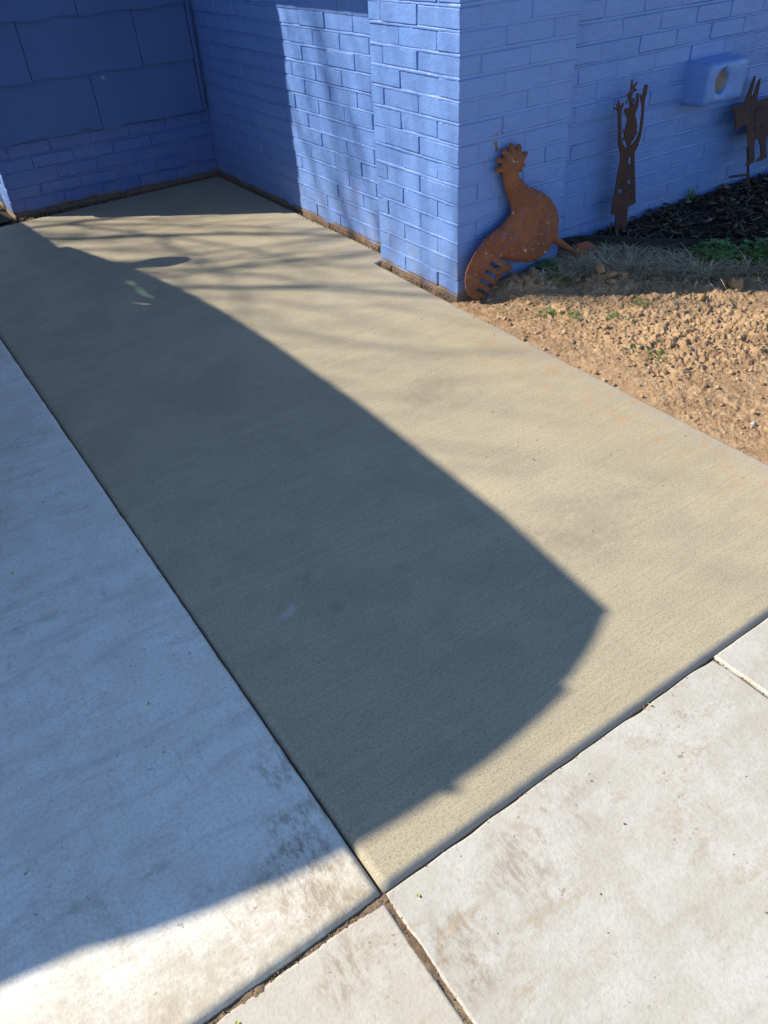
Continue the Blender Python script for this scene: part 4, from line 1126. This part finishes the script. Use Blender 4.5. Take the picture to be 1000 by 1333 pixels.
for i, (x, y, rad, h, nl, lf, lab) in enumerate((
        (2.585, 1.315, 0.115, 0.095, 170, 0.020, 'largest bushy green clover weed against the edging at the right'),
        (2.70, 1.20, 0.095, 0.105, 130, 0.020, 'bushy green clover weed at the far right end of the edging'),
        (1.99, 1.70, 0.062, 0.05, 80, 0.013, 'dark green clover weed under the rooster belly'),
        (1.955, 1.58, 0.030, 0.025, 34, 0.010, 'small green weed on the shaded soil below the rooster leg'),
        (2.20, 1.665, 0.040, 0.035, 40, 0.011, 'small dark green weed behind the rooster foot plate'),
        (2.365, 1.605, 0.040, 0.04, 40, 0.012, 'small dark green weed behind the whitish rubble'),
        (2.345, 1.705, 0.018, 0.065, 18, 0.012, 'tiny weed growing up against the edging below the girl'),
        (1.738, 1.426, 0.030, 0.016, 36, 0.009, 'pale green weed on sunlit soil nearest the rooster tail'),
        (1.775, 1.336, 0.030, 0.012, 22, 0.008, 'sparse green weed on sunlit soil right of the pale one'),
        (1.732, 1.016, 0.026, 0.011, 16, 0.008, 'sparse weed in the middle of the bare soil'),
        (1.762, 0.93, 0.028, 0.010, 20, 0.009, 'yellowish weed flat on bare soil near the slab edge'),
        (1.90, 1.21, 0.040, 0.014, 24, 0.009, 'thin spread weed among the sunlit crumbs'),
        (2.035, 1.25, 0.034, 0.016, 22, 0.009, 'thin green weed just below the dry grass band'))):
    small = nl < 45 and x < 2.1
    weed('weed', (x, y, sz(x, y) - 0.003), rad * (1.5 if small else 1), h, nl, lf * (0.75 if small else 1), lab, seed=40 + i)
# grass tuft growing at the foot of the blue wall
n = 46; X = 3.02 + rng.normal(0, 0.018, n); Y = np.minimum(1.79 + rng.normal(0, 0.010, n), 1.806)
o = blades('grass_tuft', X, Y, mulch_z(X, Y) - 0.01, rng.uniform(0.05, 0.13, n), rng.uniform(0.002, 0.0035, n), rng.uniform(0.05, 0.35, n), MT['leaf'], None, None)
tag(o, 'thin green grass tuft at the foot of the blue wall', 'grass tuft')

# buds blown onto the slabs
for i, (x, y, z) in enumerate([(-0.172, 0.586, .001), (0.009, 2.219, 0), (0.141, 0.972, 0), (0.617, 0.296, 0), (0.632, -0.006, -.009), (0.36, 2.229, 0), (0.542, 1.714, 0), (0.168, 1.305, 0), (-0.301, 1.172, .001), (-0.159, 1.422, .001), (-0.275, -0.03, -.012), (0.046, -0.037, -.011)]):
    curled_leaf('fallen_bud', (x, y, z + 0.0018), U(.006, .0095), U(.004, .006), U(0, 6), MT['petal'],
                'tiny yellow-green bud dropped on the concrete', 'bud', 'buds dropped on the concrete', .3)

# ------------------------------------------------------------------ bare tree towards the sun
def bare_tree(base, seed):
    r = random.Random(seed)
    t = tag(empty('bare_tree', base), 'leafless tree out of frame beyond the car, dappling the wall and path', 'tree')
    trunk = [Vector(base) + Vector((0.05 * math.sin(i * 0.9), 0.05 * math.cos(i * 1.3), 0.38 * i - 0.1)) for i in range(6)]
    tube('trunk', trunk, [0.19 - 0.012 * i for i in range(6)], MT['bark'], t, 12)
    V, F = [], []
    def branch(p, d, L, rad, lev):
        segs = 5 if lev < 2 else 4
        pts, rr = [p], [rad]
        for i in range(segs):
            d = (d + Vector((r.gauss(0, .13), r.gauss(0, .13), r.gauss(.05, .09)))).normalized()
            p = p + d * (L / segs); pts.append(p); rr.append(rad * (1 - 0.45 * (i + 1) / segs))
        sides = 6 if lev < 2 else 4
        s0 = len(V)
        a = d.orthogonal().normalized()
        for i, q in enumerate(pts):
            dd = (pts[min(i + 1, segs)] - pts[max(i - 1, 0)]).normalized(); a = (a - dd * a.dot(dd)).normalized(); b = dd.cross(a)
            for k in range(sides): V.append(q + (a * math.cos(6.2832 * k / sides) + b * math.sin(6.2832 * k / sides)) * rr[i])
        for i in range(segs):
            for k in range(sides):
                l = (k + 1) % sides; F.append((s0 + i * sides + k, s0 + i * sides + l, s0 + (i + 1) * sides + l, s0 + (i + 1) * sides + k))
        if lev >= 4: return
        nb = (4, 4, 4, 3)[lev]
        for k in range(nb):
            i = segs if k == 0 else r.randint(2, segs)
            q = pts[i]
            ax = Vector((r.gauss(0, 1), r.gauss(0, 1), r.gauss(.35, .5)))
            nd = (d + ax.normalized() * (0.35 if k == 0 else 0.75)).normalized()
            branch(q, nd, L * r.uniform(.62, .82), rr[i] * (0.85 if k == 0 else 0.62), lev + 1)
    top = trunk[-1]
    for k in range(5):
        a = k * 1.2566 + r.uniform(-.3, .3); sp = r.uniform(.30, .62)
        branch(top + Vector((0, 0, -0.25 * (k % 3))), Vector((math.cos(a) * sp, math.sin(a) * sp, 1)).normalized(), r.uniform(1.55, 2.0), 0.060, 0)
    o = mesh_obj('crown', V, F, MT['bark'], t, True)
    return t
bare_tree((-3.8, 6.9, -0.05), 11)

# ------------------------------------------------------------------ parked car left of the frame (it throws the big shadow)
CX = -1.38
car = tag(empty('parked_car', (CX, 3.4, 0)), 'silver car parked on the driveway just left of the frame, casting the big shadow', 'car')
def loft(name, rings, mat, parent, cap=True, smooth=True):
    n = len(rings[0]); V = [p for r_ in rings for p in r_]; F = []
    for k in range(len(rings) - 1):
        for i in range(n):
            j = (i + 1) % n; F.append((k * n + i, k * n + j, (k + 1) * n + j, (k + 1) * n + i))
    if cap: F.append(tuple(reversed(range(n)))); F.append(tuple(range((len(rings) - 1) * n, len(rings) * n)))
    o = mesh_obj(name, V, F, mat, parent)
    bm = bmesh.new(); bm.from_mesh(o.data); bmesh.ops.recalc_face_normals(bm, faces=bm.faces); bm.to_mesh(o.data); bm.free()
    if smooth: o.data.polygons.foreach_set('use_smooth', [len(p.vertices) == 4 for p in o.data.polygons])
    return o
rings = []
for y, w, zb, zt in ((1.14, 0.70, 0.42, 0.92), (1.18, 0.84, 0.30, 0.98), (1.35, 0.92, 0.26, 1.00), (1.9, 0.945, 0.24, 1.00), (2.8, 0.95, 0.22, 1.00), (3.8, 0.95, 0.22, 1.00),
                     (4.3, 0.95, 0.22, 1.01), (4.8, 0.94, 0.24, 0.98), (5.2, 0.92, 0.26, 0.92), (5.5, 0.84, 0.28, 0.84), (5.62, 0.70, 0.32, 0.74), (5.66, 0.55, 0.38, 0.64)):
    half = [(0, zb), (w * .9, zb), (w * .985, zb + .10), (w, zb + .30), (w * .985, zt - .14), (w * .965, zt - .05), (w * .90, zt - .008), (w * .5, zt + .012)]
    prof = half + [(0, zt + .016)] + [(-x, z) for x, z in reversed(half[1:])]
    rings.append([(CX + x, y, z) for x, z in prof])
body = loft('body', rings, MT['car'], car)

def hw(z):  # half width of the glasshouse at height z
    return 0.90 - (z - 1.0) * 0.49
SIDE_TOP = [(1.49, 1.55), (1.9, 1.575), (2.6, 1.59), (3.2, 1.57), (3.55, 1.525), (3.75, 1.47), (3.93, 1.38), (4.08, 1.28), (4.20, 1.16), (4.34, 1.01)]
rings = []
for y, z in [(1.44, 1.52)] + SIDE_TOP[:6]:
    w = hw(z) - np.interp(y, [1.44, 1.49, 1.9, 2.6], [0.085, 0.04, 0.012, 0.0]); rise = 0.06
    up = [(w * math.cos(a), z + rise * math.sin(a) ** 0.8) for a in np.linspace(0, math.pi, 13)]
    dn = [(w * math.cos(a) * 0.97, z - 0.035 + rise * max(0, math.sin(a)) ** 0.8) for a in np.linspace(math.pi, 0, 13)]
    bow = lambda x: y - (0.07 * (1 - (x / w) ** 2) if y < 1.5 else 0)
    rings.append([(CX + x, bow(x), zz) for x, zz in up + dn])
roof_ = loft('roof', rings, MT['car'], car)
sp = [(CX + x, 1.392 + 0.09 * (x / .62) ** 2, 1.595 - 0.02 * (x / .62) ** 2) for x in np.linspace(-0.33, 0.33, 9)]
tube('spoiler', sp, 0.013, MT['car'], roof_, 8)
tube('aerial', [(CX - 0.005, 1.40, 1.60), (CX - 0.005, 1.376, 1.612)], [0.016, 0.008], MT['dark'], roof_, 6)

def side_plate(name, poly, s, th, mat, parent, out=0.0):
    V = []
    for d in (out, out - th):
        for y, z in poly: V.append((CX + s * (min(hw(z), 0.905) + d), y, z))
    n = len(poly)
    F = [tuple(range(n)), tuple(range(2 * n - 1, n - 1, -1))] + [(i, i + n, (i + 1) % n + n, (i + 1) % n) for i in range(n)]
    return mesh_obj(name, V, F, mat, parent)
def top_at(y):
    for (a, za), (b, zb) in zip(SIDE_TOP[:-1], SIDE_TOP[1:]):
        if a <= y <= b: return za + (zb - za) * (y - a) / (b - a)
    return 1.01 if y > 4 else 1.55
for s in (1, -1):
    for a, b, m, ch in ((1.58, 2.06, 'tint', 0), (2.12, 2.96, 'tint', 0), (3.02, 3.46, 'tint', 0)):
        ys = np.linspace(a, b, 5)
        poly = [(a - (0.16 if a < 1.7 else 0), 0.93), (b, 0.93)] + [(y, top_at(y) - 0.03) for y in ys[::-1]]
        side_plate('side_window', poly, s, 0.006, MT[m], car)
    ys = np.linspace(3.63, 4.16, 6)
    # front window: dark glass, with a teal pane added to pass a light patch
    side_plate('side_window', [(3.49, 1.225)] + [(3.99, 1.225)] + [(y, top_at(y) - 0.03) for y in (3.99, 3.85, 3.74, 3.62, 3.49)], s, 0.006, MT['tint'], car)
    side_plate('side_window', [(3.49, 0.93), (4.32, 0.93), (4.30, 1.0), (4.13, 1.158), (3.49, 1.158)], s, 0.006, MT['tint'], car)
    side_plate('light_patch_pane', [(3.60, 1.1585), (3.84, 1.1585), (3.84, 1.2245), (3.56, 1.2245)], s, 0.006, MT['teal'], car)
    side_plate('side_window', [(3.49, 1.1585), (3.60, 1.1585), (3.56, 1.2245), (3.49, 1.2245)], s, 0.006, MT['tint'], car)
    side_plate('side_window', [(3.84, 1.1585), (4.12, 1.1585), (4.03, 1.2245), (3.84, 1.2245)], s, 0.006, MT['tint'], car)
    for a, b in ((2.06, 2.12), (2.96, 3.02), (3.46, 3.49)):
        side_plate('pillar', [(a, 0.93), (b, 0.93), (b, top_at(b) - 0.01), (a, top_at(a) - 0.01)], s, 0.02, MT['dark'], car, 0.003)
    tube('pillar', [(CX + s * (hw(z) - 0.024 - np.interp(y, [1.44, 1.49, 1.9, 2.6], [0.085, 0.04, 0.012, 0.0])), y, z) for y, z in SIDE_TOP], 0.028, MT['car'], car, 8)
    tube('pillar', [(CX + s * (hw(z) - 0.07), y, z) for y, z in ((1.20, 0.98), (1.33, 1.25), (1.47, 1.49))], 0.035, MT['car'], car, 8)
    side_plate('pillar', [(1.12, 0.93), (1.52, 0.93), (1.72, 1.55), (1.45, 1.55)], s, 0.04, MT['car'], car, -0.075)
    # door mirror
    c = Vector((CX + s * 1.073, 3.897, 1.12))
    v = I2[0].copy(); v = np.sign(v) * np.abs(v) ** 0.75 * np.array([0.082, 0.045, 0.085]); v[:, 0] *= 1
    o = np_obj('mirror', v, I2[1], MT['car'], car, True); o.location = c
    m_ = tube('mirror_arm', [(CX + s * 0.84, 3.97, 1.05), (CX + s * 0.93, 3.935, 1.075), (CX + s * 1.03, 3.90, 1.10)], [0.06, 0.05, 0.04], MT['dark'], o, 8)
    # lamps
    for nm, y, zl, m in (('tail_light', 1.19, 0.86, 'red'), ('headlight', 5.46, 0.72, 'lamp')):
        o = np_obj(nm, I2[0] * np.array([0.13, 0.06, 0.08]), I2[1], MT[m], car, True); o.location = (CX + s * (0.74 if nm == 'tail_light' else 0.68), y, zl)
    # wheels
    for y in (1.95, 4.75):
        V, F = [], []
        prof = [(0.22, -0.11), (0.30, -0.115), (0.335, -0.09), (0.345, 0), (0.335, 0.09), (0.30, 0.115), (0.22, 0.11)]
        N_ = 32
        for k in range(N_):
            a = 6.28319 * k / N_
            V += [(x_, rr * math.cos(a), rr * math.sin(a)) for rr, x_ in prof]
        m = len(prof)
        for k in range(N_):
            for i in range(m):
                F.append((k * m + i, k * m + (i + 1) % m, ((k + 1) % N_) * m + (i + 1) % m, ((k + 1) % N_) * m + i))
        w = mesh_obj('wheel', V, F, MT['rubber'], car, True); w.location = (CX + s * 0.87, y, 0.346)
        V, F = [], []
        for k in range(5):
            a = 6.28319 * k / 5; ca, sa = math.cos(a), math.sin(a)
            q = len(V)
            for xx in (-0.01, 0.02):
                for rr, ww in ((0.03, 0.035), (0.225, 0.05)):
                    for sg in (-1, 1):
                        V.append((xx, rr * ca - sg * ww * sa, rr * sa + sg * ww * ca))
            F += [(q, q + 1, q + 3, q + 2), (q + 4, q + 6, q + 7, q + 5), (q, q + 2, q + 6, q + 4), (q + 1, q + 5, q + 7, q + 3)]
        q = len(V); V += [(-0.03, 0.23 * math.cos(6.28319 * k / 24), 0.23 * math.sin(6.28319 * k / 24)) for k in range(24)]; F.append(tuple(range(q, q + 24)))
        rm = mesh_obj('rim', V, F, MT['alloy'], w); rm.location = (CX + s * 0.95, y, 0.346)
# windscreen and rear window
def pane(name, rows, mat):
    V = [p for row in rows for p in row]; n = len(rows[0]); F = []
    for k in range(len(rows) - 1):
        for i in range(n - 1): F.append((k * n + i, k * n + i + 1, (k + 1) * n + i + 1, (k + 1) * n + i))
    return mesh_obj(name, V, F, mat, car, True)
rows = []
for y, z in SIDE_TOP[5:]:
    w = hw(z) - 0.02
    rows.append([(CX + x, y + 0.10 * (1 - (x / w) ** 2), z + 0.02 * (1 - (x / w) ** 2)) for x in np.linspace(-w, w, 13)])
pane('windscreen', rows, MT['clear'])
rows = []
for y, z in ((1.20, 0.99), (1.33, 1.25), (1.46, 1.53)):
    w = hw(z) - 0.02
    rows.append([(CX + x, y - 0.07 * (1 - (x / w) ** 2), z) for x in np.linspace(-w, w, 13)])
pane('rear_window', rows, MT['tint'])
